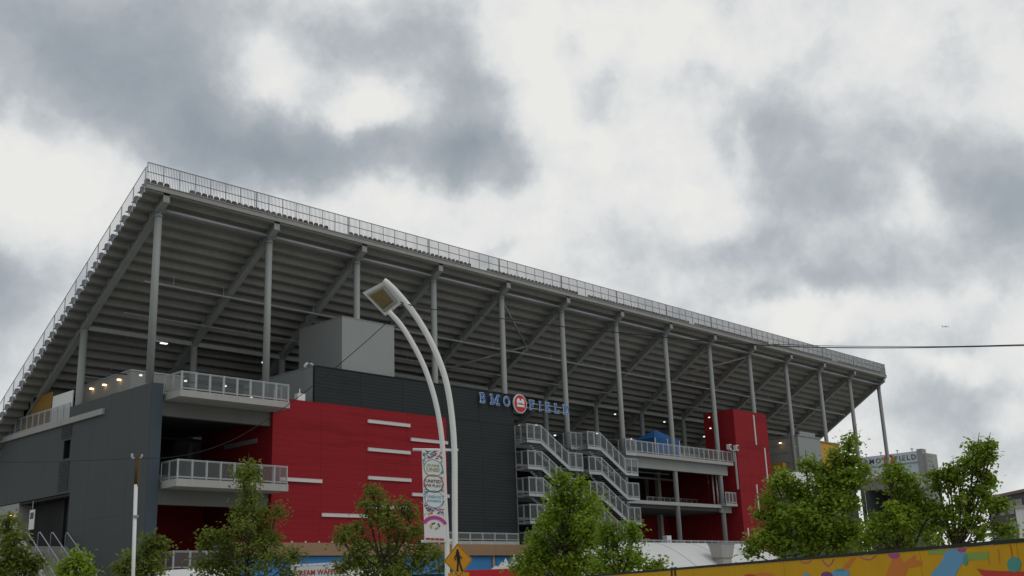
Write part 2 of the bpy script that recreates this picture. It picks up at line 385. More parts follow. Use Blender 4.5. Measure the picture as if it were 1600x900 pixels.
for i, x in enumerate(CX):                       # bolted cap plates and base plates on the columns
    t = MB(); t.box(x-.33,x+.33,-.34,.34,29.715,29.76); t.box(x-.34,x+.34,-.36,.36,cbot[i],cbot[i]+.04); t.build('cap_plate', M['steel'], stand)
# seats
def seat_mesh(m):
    s = MB(); n = 7
    prof = [(-.235,.0),(-.235,.28),(-.19,.40),(-.09,.455),(.09,.455),(.19,.40),(.235,.28),(.235,.0)]
    k = len(prof); vs = [(x, -.02-.03*(1-(x/.25)**2), .40+z) for x, z in prof] + [(x, .03-.03*(1-(x/.25)**2), .40+z) for x, z in prof]
    s.add(vs, [tuple(range(k)), tuple(range(2*k-1,k-1,-1))] + [(i, i+k, (i+1)%k+k, (i+1)%k) for i in range(k)])
    s.box(-.22,.22,.02,.43,.40,.45); s.box(-.04,.04,.0,.06,.01,.40)
    o = s.build('seat', m); me = o.data; bpy.data.objects.remove(o); return me
SEATS = [seat_mesh(M['seat']), seat_mesh(M['seat_grey'])]
gaps = [(-.05,1.3),(14.2,16.5),(31.1,33.1),(46.6,48.2),(66.7,68.3),(84.5,86),(102,103.5)]
x = -1.85; cnt = 0
while x < 117:
    if not any(a < x < b for a, b in [(g0+.1, g1) for g0, g1 in gaps]):
        inst('seat', SEATS[0 if random.random() < .32 else 1], stand, (x, -.80, Z0-.20)); cnt += 1
    x += .52
for j in range(1, 34): inst('seat', SEATS[1], stand, (-1.72, Y0+TR*j+.25, Z0-RS*j)); inst('seat', SEATS[1], stand, (-1.20, Y0+TR*j+.25, Z0-RS*j)); cnt += 2
# guard rail along the back
gr = MB(); ZB, ZT = 31.37, 32.92; YR = -1.17
gr.bar((XL,YR,ZT),(XR,YR,ZT), .055, .055); gr.bar((XL,YR,(ZB+ZT)/2+.06),(XR,YR,(ZB+ZT)/2+.06), .045, .05); gr.bar((XL,YR,ZB),(XR,YR,ZB), .04, .04)
rail = gr.build('guard_rail', M['railgrey'], stand)
x = XL; k = 0
while x <= XR+.01:
    p = MB(); p.bar((x,YR,31.345),(x,YR,ZT-.03), .035, .045, (0,1,0)); 
    if k and k % 7 == 0: p.bar((x+.18,YR,31.345),(x+.18,YR,ZT-.03), .05, .05, (0,1,0))
    p.build('rail_post', M['railgrey'], rail).location = (0,0,0); x += 1.306; k += 1
bl = MB(); x = XL+.1
while x < XR:
    bl.bar((x,YR,ZB+.02),(x,YR,ZT-.03), .014, .045, (0,1,0)); x += .1306
stuff(bl.build('baluster', M['railgrey'], rail))
# raking side rail, each end of the deck
for xs in (XL-.02, XR+.02):
    sr = MB(); ya, yb = -1.10, 27.5
    zt = lambda y: 32.0-.633*(y+.05)
    sr.tube([(xs,-1.14,32.55),(xs,-.9,32.5),(xs,-.62,zt(-.62)),(xs,yb,zt(yb))], .028, 8)
    sr.bar((xs,ya+.2,zt(ya+.2)-1.7),(xs,yb,zt(yb)-1.7), .04, .04)
    so = fixn(sr.build('side_rail', M['galv'], stand, True))
    pn = MB(); y = -1.0
    while y < yb-1:
        pn.add([(xs,y+.03,zt(y+.03)-1.68),(xs,y+1.62,zt(y+1.62)-1.68),(xs,y+1.62,zt(y+1.62)-.04),(xs,y+.03,zt(y+.03)-.04)], [(0,1,2,3)]); y += 1.66
    pn.build('rail_infill', M['sidemesh'], so)
    y = -1.0
    while y < yb:
        p = MB(); p.bar((xs,y,zt(y)-1.95),(xs,y,zt(y)), .06, .04, (0,1,0)); p.build('rail_post', M['galv'], so); y += 1.66

# ------------------------------------------------------------------ railings used on balconies, stairs and decks
def railing(name, pts, parent, h=1.28, step=1.05, ph=.06, mt='galv', infill='mesh', drop=0.0):
    """Framed mesh railing along a polyline of floor points. The rails make the part; posts and panels are its sub-parts."""
    r = MB(); posts = []; panels = []
    for a, b in zip(pts[:-1], pts[1:]):
        a, b = np.array(a, float), np.array(b, float); L = np.linalg.norm((b-a)[:2]); n = max(1, round(L/step))
        u = np.array((0,0,1.))
        r.bar(a+u*h, b+u*h, .05, .05); r.bar(a+u*.12, b+u*.12, .04, .04)
        for i in range(n):
            p, q = a+(b-a)*i/n, a+(b-a)*(i+1)/n; posts.append(p); d = (q-p)/np.linalg.norm(q-p)
            p2, q2 = p+d*.07, q-d*.07
            panels.append((p2+u*.16, q2+u*.16, q2+u*(h-.05), p2+u*(h-.05)))
            for e in (p2, q2): r.bar(e+u*.14, e+u*(h-.03), .03, .03, tuple(d))
            r.bar(p2+u*(h-.07), q2+u*(h-.07), .03, .03); r.bar(p2+u*.17, q2+u*.17, .03, .03)
        posts.append(b)
    ro = r.build(name, M[mt], parent); done = []
    pm = MB(); pm.box(-.032,.032,-.032,.032,-drop,h+.04); tmp = pm.build('rail_post', M[mt]); me = tmp.data; bpy.data.objects.remove(tmp)
    for p in posts:
        if any(np.linalg.norm(p-q) < .2 for q in done): continue
        done.append(p); o = bpy.data.objects.new('rail_post', me); COL.objects.link(o); o.parent = ro; o.location = tuple(p)
    for v in panels:
        k = MB(); k.add(v, [(0,1,2,3)]); o = k.build('rail_panel', M[infill]); o.parent = ro
    return ro

# ------------------------------------------------------------------ grey side wall at the near end
side = thing('side_wall', 'tall charcoal grey end wall with a stair opening and a pale ledge', 'wall', (-.4, 10, 0))
XO, XI = -.8, .1
def panel(y0, y1, z0, z1, nm='wall_panel', m='sidewall', xo=XO, xi=XI):
    b = MB(); b.box(xo, xi, y0+.006, y1-.006, z0+.004, z1-.004); return b.build(nm, M[m], side)
for y0, y1 in ((-1.1,1.8),(1.8,4.7),(4.7,7.5),(7.5,10.3)):
    panel(y0, y1, 0, 8.0); panel(y0, y1, 8.0, 16.85)
cp_ = MB(); cp_.box(XO+.02, XI-.02, -1.125, -1.097, 0, 16.83); cp_.build('end_cap', M['endcap'], side)
WZ0, WZ1, WY0, WY1 = 12.85, 14.35, 10.75, 11.9                   # the small dark window
panel(10.3, WY0, 10.25, 15.5); panel(WY1, 15.0, 10.25, 15.5); panel(15.0, 19.0, 10.25, 15.5); panel(19.0, 23.5, 10.25, 15.5)
panel(WY0, WY1, 10.25, WZ0); panel(WY0, WY1, WZ1, 15.5); panel(10.3, 11.3, 15.95, 16.85)
wn_ = MB(); wn_.box(-.35,-.30,WY0,WY1,WZ0,WZ1); wo_ = wn_.build('window', M['glass'], side)
fr = MB()
for (a, b, c, d) in ((WY0,WY1,WZ0,WZ0+.06),(WY0,WY1,WZ1-.06,WZ1),(WY0,WY0+.06,WZ0+.06,WZ1-.06),(WY1-.06,WY1,WZ0+.06,WZ1-.06)): fr.box(-.79,-.31,a+.002,b-.002,c+.002,d-.002)
fr.build('frame', M['black'], wo_)
lv = MB()
for z0, z1 in ((10.5,12.7),(14.5,15.35)):
    for z in np.arange(z0, z1, .14): lv.prism([(-.82,z),(-.88,z+.02),(-.88,z+.045),(-.82,z+.10)], 1, 10.7, 12.35)
fixn(lv.build('louvre', M['sidewall'], side))
le = MB(); le.box(-1.0,-.1,10.35,23.5,15.51,15.94); le.box(-1.0,-.795,5.6,10.35,15.51,15.94); le.build('ledge', M['concrete_light'], side)
railing('ledge_railing', [(-.75,11.4,15.94),(-.75,23.4,15.94)], side, 1.25, 1.05)
pr_ = MB(); pr_.box(-.75,2.5,19.2,26,0,10.2); pr_.build('concrete_pier', M['concrete_light'], side)
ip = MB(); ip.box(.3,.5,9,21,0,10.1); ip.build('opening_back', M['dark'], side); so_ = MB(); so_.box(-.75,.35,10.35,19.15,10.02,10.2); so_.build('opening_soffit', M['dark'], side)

# stairs climbing to that opening, with handrails
es = thing('entrance_stair', 'concrete stair with steel handrails climbing along the charcoal end wall', 'stairs', (-4, 6, 0))
xs_ = [at(px, 828, 1, 9.6)[0] for px in (45, 65, 85, 108)]
sx0, sx1 = xs_[0]-.3, -.86
st = MB(); nst = 36; zt_, yt_ = 6.2, 9.8; yb_ = .2
for i in range(nst):
    y1 = yt_-(yt_-yb_)*i/nst; y0 = yt_-(yt_-yb_)*(i+1)/nst; z = zt_*(nst-i-1)/nst + .12
    st.box(sx0, sx1, y0+.001, y1-.001, 0, max(z,.02))
st.build('flight', M['concrete'], es)
la = MB(); la.box(sx0, sx1, yt_, 19, 5.6, zt_+.1); la.box(sx0+.2, sx0+.8, yt_+.4, 18.8, 0, 5.59); la.build('landing', M['concrete'], es)
sg = MB(); sg.prism([(yt_+.6,zt_+.7),(yt_+.6,0),(yb_,0),(yb_,.5),(yt_,zt_+.7)], 0, sx0-.3, sx0-.003); fixn(sg.build('stringer_wall', M['concrete_light'], es))
for k, hx in enumerate(xs_):
    h = MB(); hx = max(hx, sx0+.1) if k < 3 else min(hx, -.95)
    zf = lambda y: zt_*(y-yb_)/(yt_-yb_)
    h.tube([(hx,yt_+.3,zt_+.1),(hx,yt_+.3,zt_+.95),(hx,yt_+.2,zt_+1.07),(hx,yt_,zt_+1.08),(hx,yb_,zf(yb_)+1.1),(hx,yb_,.1)], .04, 8)
    for y in np.arange(yb_+1.6, yt_-.5, 1.6): h.tube([(hx,y,zf(y)),(hx,y,zf(y)+1.09)], .03, 6)
    fixn(h.build('handrail', M['galv'], es, True))
railing('landing_railing', [(sx0+.1,yt_+.5,zt_+.1),(sx0+.1,18.8,zt_+.1)], es, 1.1, 1.4)

# ------------------------------------------------------------------ balconies between the end wall and the red facade
def balcony(zt, zb, label):
    b = thing('balcony', label, 'balcony', (4.8, -1.5, zt), 'balconies beside the red facade')
    s = MB(); s.box(.34, 9.42, -3.0, -.2, zb, zt); s.build('slab', M['concrete_light'], b)
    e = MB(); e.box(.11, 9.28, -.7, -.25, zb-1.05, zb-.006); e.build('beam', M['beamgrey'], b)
    railing('railing', [(.42,-.75,zt),(.42,-2.93,zt),(9.33,-2.93,zt),(9.33,-1.05,zt)], b, 1.3, 1.08)
    return b
balcony(16.18, 15.72, 'upper pale balcony at column height, its top rail level with the red wall edge')
balcony(10.08, 9.58, 'lower pale balcony beneath the upper one, just left of the red wall')

# ------------------------------------------------------------------ red and charcoal facade
fac = thing('facade_block', 'red clad wall framed by charcoal corrugated cladding with pale light strips', 'building', (22.5, 1, 0))
def corrugated(x0, x1, z0, z1, y, pitch=.27, dep=.010, th=.25):
    prof = []; z = z0
    while z < z1-1e-6:
        h = min(pitch, z1-z); prof += [(y,z),(y,z+h*.55),(y-dep,z+h*.65),(y-dep,z+h*.92)]; z += h
    prof += [(y,z1)]; m = MB(); n = len(prof)
    vs = [(x0,p,q) for p, q in prof] + [(x1,p,q) for p, q in prof] + [(x0,y+th,z0),(x1,y+th,z0),(x0,y+th,z1),(x1,y+th,z1)]
    fs = [(i, i+n, i+n+1, i+1) for i in range(n-1)] + [(2*n,2*n+2,2*n+3,2*n+1), (n-1,2*n-1,2*n+3,2*n+2), (0,2*n,2*n+1,n)]
    fs += [tuple(list(range(n)) + [2*n+2,2*n]), tuple(list(range(n,2*n)) + [2*n+3,2*n+1])]
    m.add(vs, fs); return m
RX0, RX1, DX0, DX1, YF = 9.30, 27.35, 13.15, 36.05, -1.0
ZRT, ZRB, ZDT, ZDB = 16.86, 5.9, 19.75, 6.45
cw = (DX1-DX0)/5
for i in range(5):
    fixn(corrugated(DX0+cw*i+(.012 if i else 0), DX0+cw*(i+1)-.012, ZRT+.01, ZDT, YF).build('charcoal_cladding', M['clad'], fac))
for i in range(2):
    w = (DX1-RX1)/2; fixn(corrugated(RX1+w*i+.012, RX1+w*(i+1)-.012, ZDB, ZRT-.01, YF).build('charcoal_cladding', M['clad'], fac))
cols = 4; cwid = (RX1-RX0)/cols
zr = [ZRB, 8.1, 10.3, 12.5, 14.7, ZRT]
for i in range(cols):
    for a, b in zip(zr[:-1], zr[1:]):
        r_ = corrugated(RX0+cwid*i+.006, RX0+cwid*(i+1)-.006, a+.006, b-.006, YF+.004*random.random(), .44, .005, .26)
        fixn(r_.build('red_panel', M['red'], fac))
b = MB(); b.box(RX0+.003, RX0+.25, YF+.27, 9.0, ZRB, ZRT-.02); b.build('red_return_wall', M['red'], fac)
b = MB(); b.box(RX0-.06, RX0, 1.0, 5.5, 13.6, 13.95); b.build('light_strip', M['steel'], fac)
b = MB(); b.box(DX1-.25, DX1-.002, YF+.27, 6, 4, ZDT-.02); b.build('charcoal_end_wall', M['clad'], fac)
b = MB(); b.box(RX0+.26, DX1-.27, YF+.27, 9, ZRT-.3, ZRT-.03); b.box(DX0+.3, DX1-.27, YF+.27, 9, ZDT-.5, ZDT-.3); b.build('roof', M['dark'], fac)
b = MB(); b.box(DX0, DX0+.25, YF+.27, 9.0, ZRT, ZDT-.01); b.build('grey_parapet', M['grey'], fac)
b = MB(); b.box(DX0-.04, DX0+.30, YF+.3, 9.0, ZDT, ZDT+.07); b.build('coping', M['galv'], fac)
b = MB(); b.box(DX0-.02, DX1+.02, YF-.06, YF+.29, ZDT+.003, ZDT+.06); b.build('coping', M['clad'], fac)
b = MB(); b.box(DX0-.03, DX0+.10, YF-.05, YF-.002, ZRT, ZDT); b.build('corner_trim', M['clad'], fac)
for (x0, x1, z) in ((18.48,23.05,15.66),(18.48,23.05,13.36),(18.5,23.1,11.07),(18.54,23.0,8.77),(23.13,27.4,14.51),(23.2,27.45,9.92),(13.93,18.54,8.01),(10.0,13.9,10.56)):
    b = MB(); b.box(x0, x1, YF-.13, YF+.02, z, z+.27); b.box(x0, x1, YF-.145, YF-.125, z+.25, z+.275); b.build('light_strip', M['strip'], fac)
b = MB(); b.box(11.6,12.3,YF+.05,YF+.5,ZRT,ZRT+.55); b.box(11.7,11.78,YF+.0,YF+.05,ZRT+.5,ZRT+.9); b.build('roof_vent', M['white'], fac)
duct = MB(); duct.tube([(13.6+.9*math.cos(a)*.5, .4, ZDT+.05+.45*math.sin(a)) for a in np.linspace(PI, 0, 9)], .14, 8)
fixn(duct.build('roof_duct', M['galv'], fac, True))
# interior behind the recess and the concourse, coloured dark to stand for deep shade
core = thing('concourse_core', 'dark recessed concourse interior behind the balconies, stairs and open decks', 'building', (40, 10, 0))
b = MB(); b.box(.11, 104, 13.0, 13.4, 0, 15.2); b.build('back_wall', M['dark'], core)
for z0, z1 in ((15.22,15.62),(10.2,10.6)):
    b = MB(); b.box(.11, 9.28, -.19, 12.95, z0, z1); b.build('floor_slab', M['sidewall'], core)
    b = MB(); b.box(36.07, 74, .1, 12.95, z0-.15, z1-.15); b.build('floor_slab', M['sidewall'], core)
b = MB(); b.box(.11, 117, 12.96, 24.0, 15.22, 15.6); b.build('floor_slab', M['concrete'], core)
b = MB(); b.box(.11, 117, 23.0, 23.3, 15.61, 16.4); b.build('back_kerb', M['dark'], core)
b = MB(); b.box(56, 73.9, 9.0, 9.3, 0, 10.0); b.build('red_inner_wall', M['red'], core)
b = MB(); b.box(73.95, 74.09, 3.05, 12.9, 0, 15.1); b.build('red_side_wall', M['red'], core)
b = MB(); b.box(3.6, 9.2, 8.0, 8.3, 0, 9.9); b.build('red_inner_wall', M['red'], core)
b = MB(); b.box(.11, 3.0, 5.0, 5.3, 0, 15.1); b.build('inner_wall', M['sidewall'], core)
for k in range(5):
    b = MB(); b.box(40+k*7, 40.5+k*7, 6, 6.5, 0, 15.0); b.build('inner_column', M['concrete'], core)
b = MB(); b.tube([(54,3,14.3),(66,3,14.3)], .07, 8); b.tube([(56,5,14.0),(70,5,14.0)], .12, 8); fixn(b.build('service_pipe', M['galv'], core, True))
b = MB(); b.tube([(.6,6,14.2),(8.5,6,14.2)], .12, 8); b.tube([(.6,8,19.2),(26,8,19.2)], .05, 8); fixn(b.build('service_pipe', M['dark'], core, True))

# grey plant box on the roof
ph = thing('penthouse', 'plain grey box standing on the roof above the red wall', 'rooftop box', (18.9, 2, ZDT-.3))
p0, p1 = 16.12, 21.75
b = MB(); b.box(p0, p1, -.62, 5.3, ZDT-.3, 24.33); b.build('box', M['grey'], ph)
for i in range(1, 3):
    pass
b = MB(); b.box(p0-.03, p1+.03, -.65, 5.33, 24.332, 24.40); b.build('coping', M['grey'], ph)

# ------------------------------------------------------------------ stadium sign: slab serif letters and roundel
sg = thing('stadium_sign', 'blue slab letters BMO FIELD with a red roundel along the charcoal roof edge', 'sign', (37.5, -1.3, 18.5))
def arc(cx, cz, rx, rz, a0, a1, n): return [(cx+rx*math.cos(math.radians(a)), cz+rz*math.sin(math.radians(a))) for a in np.linspace(a0, a1, n)]
GLY = {
 'B': [[(.2,0),(.2,1)], [(.02,1),(.55,1)]+arc(.55,.76,.24,.24,80,-90,7)+[(.2,.52)], [(.5,.52)]+arc(.58,.26,.27,.26,80,-90,7)+[(.02,0)]],
 'M': [[(.14,0),(.14,1)], [(.14,1),(.5,.2)], [(.5,.2),(.86,1)], [(.86,0),(.86,1)], [(-.02,1),(.2,1)], [(.8,1),(1.02,1)], [(-.02,0),(.32,0)], [(.68,0),(1.02,0)]],
 'O': [arc(.5,.5,.42,.5,0,360,19)],
 'F': [[(.2,0),(.2,1)], [(.02,1),(.9,1)], [(.9,1),(.9,.76)], [(.2,.52),(.66,.52)], [(.66,.64),(.66,.4)], [(.02,0),(.42,0)]],
 'I': [[(.5,0),(.5,1)], [(.1,1),(.9,1)], [(.1,0),(.9,0)]],
 'E': [[(.2,0),(.2,1)], [(.02,1),(.88,1)], [(.88,1),(.88,.76)], [(.2,.52),(.66,.52)], [(.66,.64),(.66,.4)], [(.02,0),(.92,0)], [(.92,0),(.92,.26)]],
 'L': [[(.22,0),(.22,1)], [(.02,1),(.46,1)], [(.02,0),(.92,0)], [(.92,0),(.92,.28)]],
 'D': [[(.2,0),(.2,1)], [(.02,1),(.48,1)]+arc(.48,.5,.42,.5,80,-80,9)+[(.48,0),(.02,0)]],
}
def letter(ch, x0, x1, zb, h, y, parent):
    for k, (mt, tw, yy, dep, nm) in enumerate((('lettedge', .19, y, .05, 'letter'), ('lettblue', .11, y-.05, .03, 'face'))):
        m = MB(); n = 0
        for pl in GLY[ch]:
            for (a, b) in zip(pl[:-1], pl[1:]):
                p = np.array((x0+(x1-x0)*a[0], yy, zb+h*a[1])); q = np.array((x0+(x1-x0)*b[0], yy, zb+h*b[1])); d = q-p; L = np.linalg.norm(d)
                if L < 1e-5: continue
                d /= L; ext = tw*.30; off = np.array((0, -.0025*n, 0)); n += 1
                m.bar(p-d*ext+off, q+d*ext+off, dep, tw, np.cross(d, (0,1,0)))
        o = fixn(m.build(nm, M[mt], parent))
        parent_next = o
        if k == 0: parent = o
LET = [('B',748.8,760.5),('M',765.3,781.9),('O',785.6,798.9),('F',826,837.3),('I',841.3,847.2),('E',851,861),('L',865,875),('D',878,890)]
ZS = 18.62
for ch, a, b in LET:
    xa, xb = at(a, 630, 1, -1.3)[0], at(b, 640, 1, -1.3)[0]; w = xb-xa
    letter(ch, xa+.10, xb-.16, ZS, .80, -1.30, sg)
cx, cz = at(812.2, 631, 1, -1.3)[0], 18.98
rd_ = lambda r, y0, y1, n=40: MB().prism([(cx+r*math.cos(2*PI*k/n), cz+r*math.sin(2*PI*k/n)) for k in range(n)], 1, y0, y1)
ro = fixn(rd_(.90, -1.36, -1.22).build('roundel', M['signwhite'], sg))
o = fixn(rd_(.81, -1.39, -1.3595).build('disc', M['signred'], ro)); 
e = MB(); s_ = .52
for poly in ([(-.95,-.08),(-.95,.62),(-.55,1.0),(-.42,1.0),(0,.45),(.42,1.0),(.55,1.0),(.95,.62),(.95,-.08),(.6,-.08),(.0,.22),(-.6,-.08)],):
    # the M as convex pieces
    pass
for pc in ([(-.98,-.05),(-.42,-.05),(-.42,.95),(-.62,.95),(-.98,.6)], [(.42,-.05),(.98,-.05),(.98,.6),(.62,.95),(.42,.95)], [(-.42,.95),(-.42,.3),(0,-.02),(0,.42)], [(.42,.3),(.42,.95),(0,.42),(0,-.02)], [(-.98,-.62),(.98,-.62),(.98,-.22),(-.98,-.22)]):
    e.prism([(cx+a*s_, cz+b*s_) for a, b in pc], 1, -1.415, -1.3895)
fixn(e.build('emblem', M['signwhite'], ro))
b = MB(); b.bar((DX1,-1.12,18.75),(at(890,640,1,-1.3)[0],-1.12,18.75), .06, .09); b.bar((DX1,-1.12,19.2),(at(890,640,1,-1.3)[0],-1.12,19.2), .06, .09)
b.build('mounting_rail', M['steel_dark'], sg)

# ------------------------------------------------------------------ stair towers
def stair_tower(x0, label):
    s = thing('stair_tower', label, 'stairs', (x0+4, -1.7, 0), 'open steel stair towers')
    YA, YB = -2.5, -.95; xl0, xl1, xr0, xr1 = x0, x0+2.02, x0+5.8, x0+7.9
    for k in range(5):
        zl = 15.40-2.45*k; zr = zl-2.27
        for (a, b_, z) in ((xl0,xl1,zl),(xr0,xr1,zr)):
            m = MB(); m.box(a, b_, YA, YB, z-.05, z); m.box(a, b_, YA-.03, YA-.003, z-.22, z+.03); m.box(a, b_, YB+.003, YB+.03, z-.22, z+.03)
            for q in np.linspace(a+.1, b_-.1, 3): m.box(q-.04, q+.04, YA+.02, YB-.02, z-.2, z-.053)
            m.build('landing', M['galv'], s)
        m = MB()
        for yy in (YA-.02, YB+.02): m.bar((xl1-.1,yy,zl-.10),(xr0+.1,yy,zr-.10), .05, .26)
        m.build('stringer', M['galv'], s)
        m = MB(); n = 13
        for i in range(n):
            t = (i+.5)/n; xx = xl1+(xr0-xl1)*t; zz = zl+(zr-zl)*t; m.box(xx-.15, xx+.15, YA+.02, YB-.02, zz-.05, zz)
        stuff(m.build('treads', M['steel'], s))
        railing('railing', [(xl0+.04,YB,zl),(xl0+.04,YA,zl),(xl1,YA,zl),(xr0,YA,zr),(xr1-.04,YA,zr),(xr1-.04,YB,zr)], s, 1.5, 1.0, drop=.24)
        m = MB(); m.box(xl0+.2, xr1-.2, YB+.1, YB+.2, zl-2.2, zl-2.0); m.build('back_beam', M['steel_dark'], s)
    # rear landing that meets the concourse
    rx = x0+7.75; z = 15.45; m = MB(); m.box(rx, rx+1.75, -1.2, -.2, z-.06, z); m.box(rx, rx+1.75, -1.24, -1.203, z-.22, z+.03); m.build('landing', M['galv'], s)
    railing('railing', [(rx+.05,-.25,z),(rx+.05,-1.2,z),(rx+1.7,-1.2,z)], s, 1.45, .9, drop=.24)
    for q in (xl0+.1, xr1-.1):
        m = MB(); m.box(q-.09, q+.09, YB+.05, YB+.25, 0, 15.3); m.build('post', M['steel_dark'], s)
    return s
stair_tower(36.1, 'grey steel zigzag stair tower against the charcoal wall under the sign')
stair_tower(44.9, 'second grey steel stair tower, between the first one and the open decks')

# ------------------------------------------------------------------ open concourse decks
dk = thing('concourse_deck', 'open two-level concrete concourse deck with railings left of the red tower', 'concourse', (63, 0, 0))
b = MB(); b.box(52.95, 73.6, -.95, .09, 15.32, 15.66); b.build('upper_slab', M['concrete_light'], dk)
b = MB(); b.box(53.2, 73.2, -.32, .085, 14.2, 15.315); b.build('upper_beam', M['steel_dark'], dk)
b = MB(); b.box(52.6, 71.3, -.30, .09, 10.42, 10.78); b.build('lower_slab', M['concrete_light'], dk)
b = MB(); b.box(71.35, 73.7, -.95, .09, 10.62, 10.92); b.build('lower_bay_slab', M['concrete_light'], dk)
b = MB(); b.box(71.3, 73.5, -.2, .085, 9.9, 10.60); b.build('lower_beam', M['concrete'], dk)
railing('upper_railing', [(53.0,-.88,15.66),(73.5,-.88,15.66)], dk, 1.25, .98)
railing('lower_railing', [(71.4,-.88,10.92),(73.6,-.88,10.92)], dk, 1.25, .8)
railing('inner_railing', [(63.5,4.5,10.6),(73.6,4.5,10.6)], dk, 1.25, 1.1)
for x in (73.0, 72.2):
    b = MB(); b.tube([(x,1.2,10.6),(x,1.2,14.4)], .09, 8); fixn(b.build('pipe', M['white'], dk, True))
bx = MB(); bx.box(60.4,61.2,-.1,.5,4.6,7.2); bx.build('signboard', M['signwhite'], dk)
b = MB(); b.box(36.1,74,-1.0,12,3.6,4.5); b.build('podium', M['concrete'], dk)

# blue tent on the upper deck
tn = thing('canopy_tent', 'bright blue canvas canopy tent standing on the upper concourse deck', 'tent', (62.5, 3, 15.66))
ta, tb, ty0, ty1 = 61.6, 66.4, 1.5, 4.4; zc, ze, zr_ = 18.05, 17.55, 19.2
r = MB(); ca, cb = ta+1.3, tb-1.3; cm_ = (ty0+ty1)/2
r.add([(ta,ty0,zc),(tb,ty0,zc),(tb,ty1,zc),(ta,ty1,zc),(ca+.9,cm_,zr_),(cb-.9,cm_,zr_)], [(0,1,5,4),(1,2,5),(2,3,4,5),(3,0,4),(3,2,1,0)]); fixn(r.build('roof', M['blue'], tn))
r = MB(); r.box(ta+.02,tb-.02,ty0,ty0+.03,15.7,zc-.01); r.box(ta,ta+.03,ty0+.04,ty1,15.7,zc-.01); r.build('side_curtain', M['blue'], tn)
for q in (ta+.05, tb-.05, (ta+tb)/2):
    r = MB(); r.box(q-.04,q+.04,ty0-.09,ty0-.01,15.66,zc-.02); r.build('pole', M['white'], tn)
bn = thing('booth', 'low pale booth with a dark red wavy panel behind the upper deck railing', 'kiosk', (70, 3, 15.66))
r = MB(); r.box(67.6,76.5,4.0,6.0,15.66,17.2); r.build('counter', M['grey'], bn)
r = MB(); r.prism([(67.5,16.4),(67.5,17.1),(69,16.95),(70.5,16.6),(72.4,16.5),(74,16.7),(74,16.5),(72.2,16.2),(70.4,16.25),(69,16.5)], 1, 3.95, 3.985); fixn(r.build('panel', M['m_red'], bn))
sp = thing('floodlight_pair', 'pair of small white box floodlights on a bracket beside the red tower', 'light', (74.0, -1.6, 15.6))
for q in (72.2, 73.7):
    r = MB(); r.box(q,q+.5,-1.5,-1.1,17.1,17.7); r.box(q+.06,q+.44,-1.53,-1.5,17.16,17.64); h_ = r.build('housing', M['white'], sp)
    r = MB(); r.box(q+.1,q+.4,-1.545,-1.531,17.2,17.6); r.build('lens', M['black'], h_)
r = MB(); r.bar((72.2,-1.3,17.05),(74.3,-1.3,17.05), .08, .08); r.bar((73.2,-1.3,15.7),(73.2,-1.3,17.05), .08, .08, (0,1,0)); r.build('bracket', M['galv'], sp)

# ------------------------------------------------------------------ red tower
tw = thing('red_tower', 'tall red clad lift tower with vertical light strips right of the open decks', 'tower', (78, 1, 0))
tx0, tx1, tyf, tyb = 74.1, 81.6, -1.25, 3.0; tz = 22.0
for (a, b_) in ((0,4.4),(4.4,8.8),(8.8,13.2),(13.2,17.6),(17.6,tz)):
    for i in range(3):
        w = (tx1-tx0)/3; m = MB(); m.box(tx0+w*i+.008, tx0+w*(i+1)-.008, tyf-.003*i, tyf+.15, a+.008, b_-.008); m.build('red_panel', M['red'], tw)
    for i in range(2):
        w = (tyb-tyf-.16)/2; m = MB(); m.box(tx0+.004*i, tx0+.15, tyf+.16+w*i+.008, tyf+.16+w*(i+1)-.008, a+.008, b_-.008); m.build('red_panel', M['red'], tw)
m = MB(); m.box(tx0+.16, tx1-.02, tyf+.16, tyb, 0, tz-.05); m.build('core', M['red'], tw)
def vstrip(x, z0, z1, left=False):
    m = MB()
    if left: m.box(tx0-.08, tx0+.01, x-.11, x+.11, z0, z1)
    else: m.box(x-.11, x+.11, tyf-.09, tyf+.01, z0, z1)
    m.build('light_strip', M['strip'], tw)
for (px0, py0, py1) in ((1176.5,647,695),(1194,700,757),(1181.5,757,800),(1168,825,842)):
    p, q = at(px0, py0, 1, tyf), at(px0+(py1-py0)*.08, py1, 1, tyf); vstrip(p[0] if p[0] < tx1 else tx1-.12, q[2], min(p[2], tz-.3))
vstrip(tyf+.25, 12.6, 17.5, True); vstrip(tyf+.35, 4.0, 6.5, True)
m = MB(); m.box(tx0-.003, tx1+.003, tyf-.02, tyb, tz, tz+.06); m.build('coping', M['red'], tw)

# ------------------------------------------------------------------ boxes at the far right under the stand
gb = thing('grey_kiosk_block', 'grey panelled block with an ochre end beyond the red tower', 'building', (95, 3, 0))
m = MB(); m.box(90.0, 96.0, -.7, 0.55, 15.2, 20.15); m.build('grey_front', M['grey'], gb)
m = MB(); m.box(90.0, 90.3, .56, 8, 15.2, 20.1); m.build('mesh_side', M['steel_dark'], gb)
m = MB(); m.box(96.02, 101.5, -.5, 6, 15.2, 19.75); m.build('ochre_panel', M['yellow'], gb)
m = MB(); m.box(96.02, 101.6, -.62, 6, 19.755, 19.95); m.build('ochre_coping', M['brown'], gb)
m = MB(); m.box(89.9, 96.05, -.8, 8, 20.16, 20.3); m.build('roof', M['steel'], gb)
m = MB(); m.box(90.6, 94.6, -.75, -.6, 20.305, 20.75); m.build('roof_sign', M['concrete_light'], gb)
m = MB()
for q in np.linspace(90.7, 94.3, 9): m.box(q, q+.28, -.775, -.751, 20.4, 20.66)
m.build('roof_sign_marks', M['steel_dark'], gb)
for z in (15.9, 16.9, 18.2, 19.2):
    m = MB(); m.bar((89.95,.6,z),(89.95,8,z), .05, .06); m.build('side_rail', M['galv'], gb)
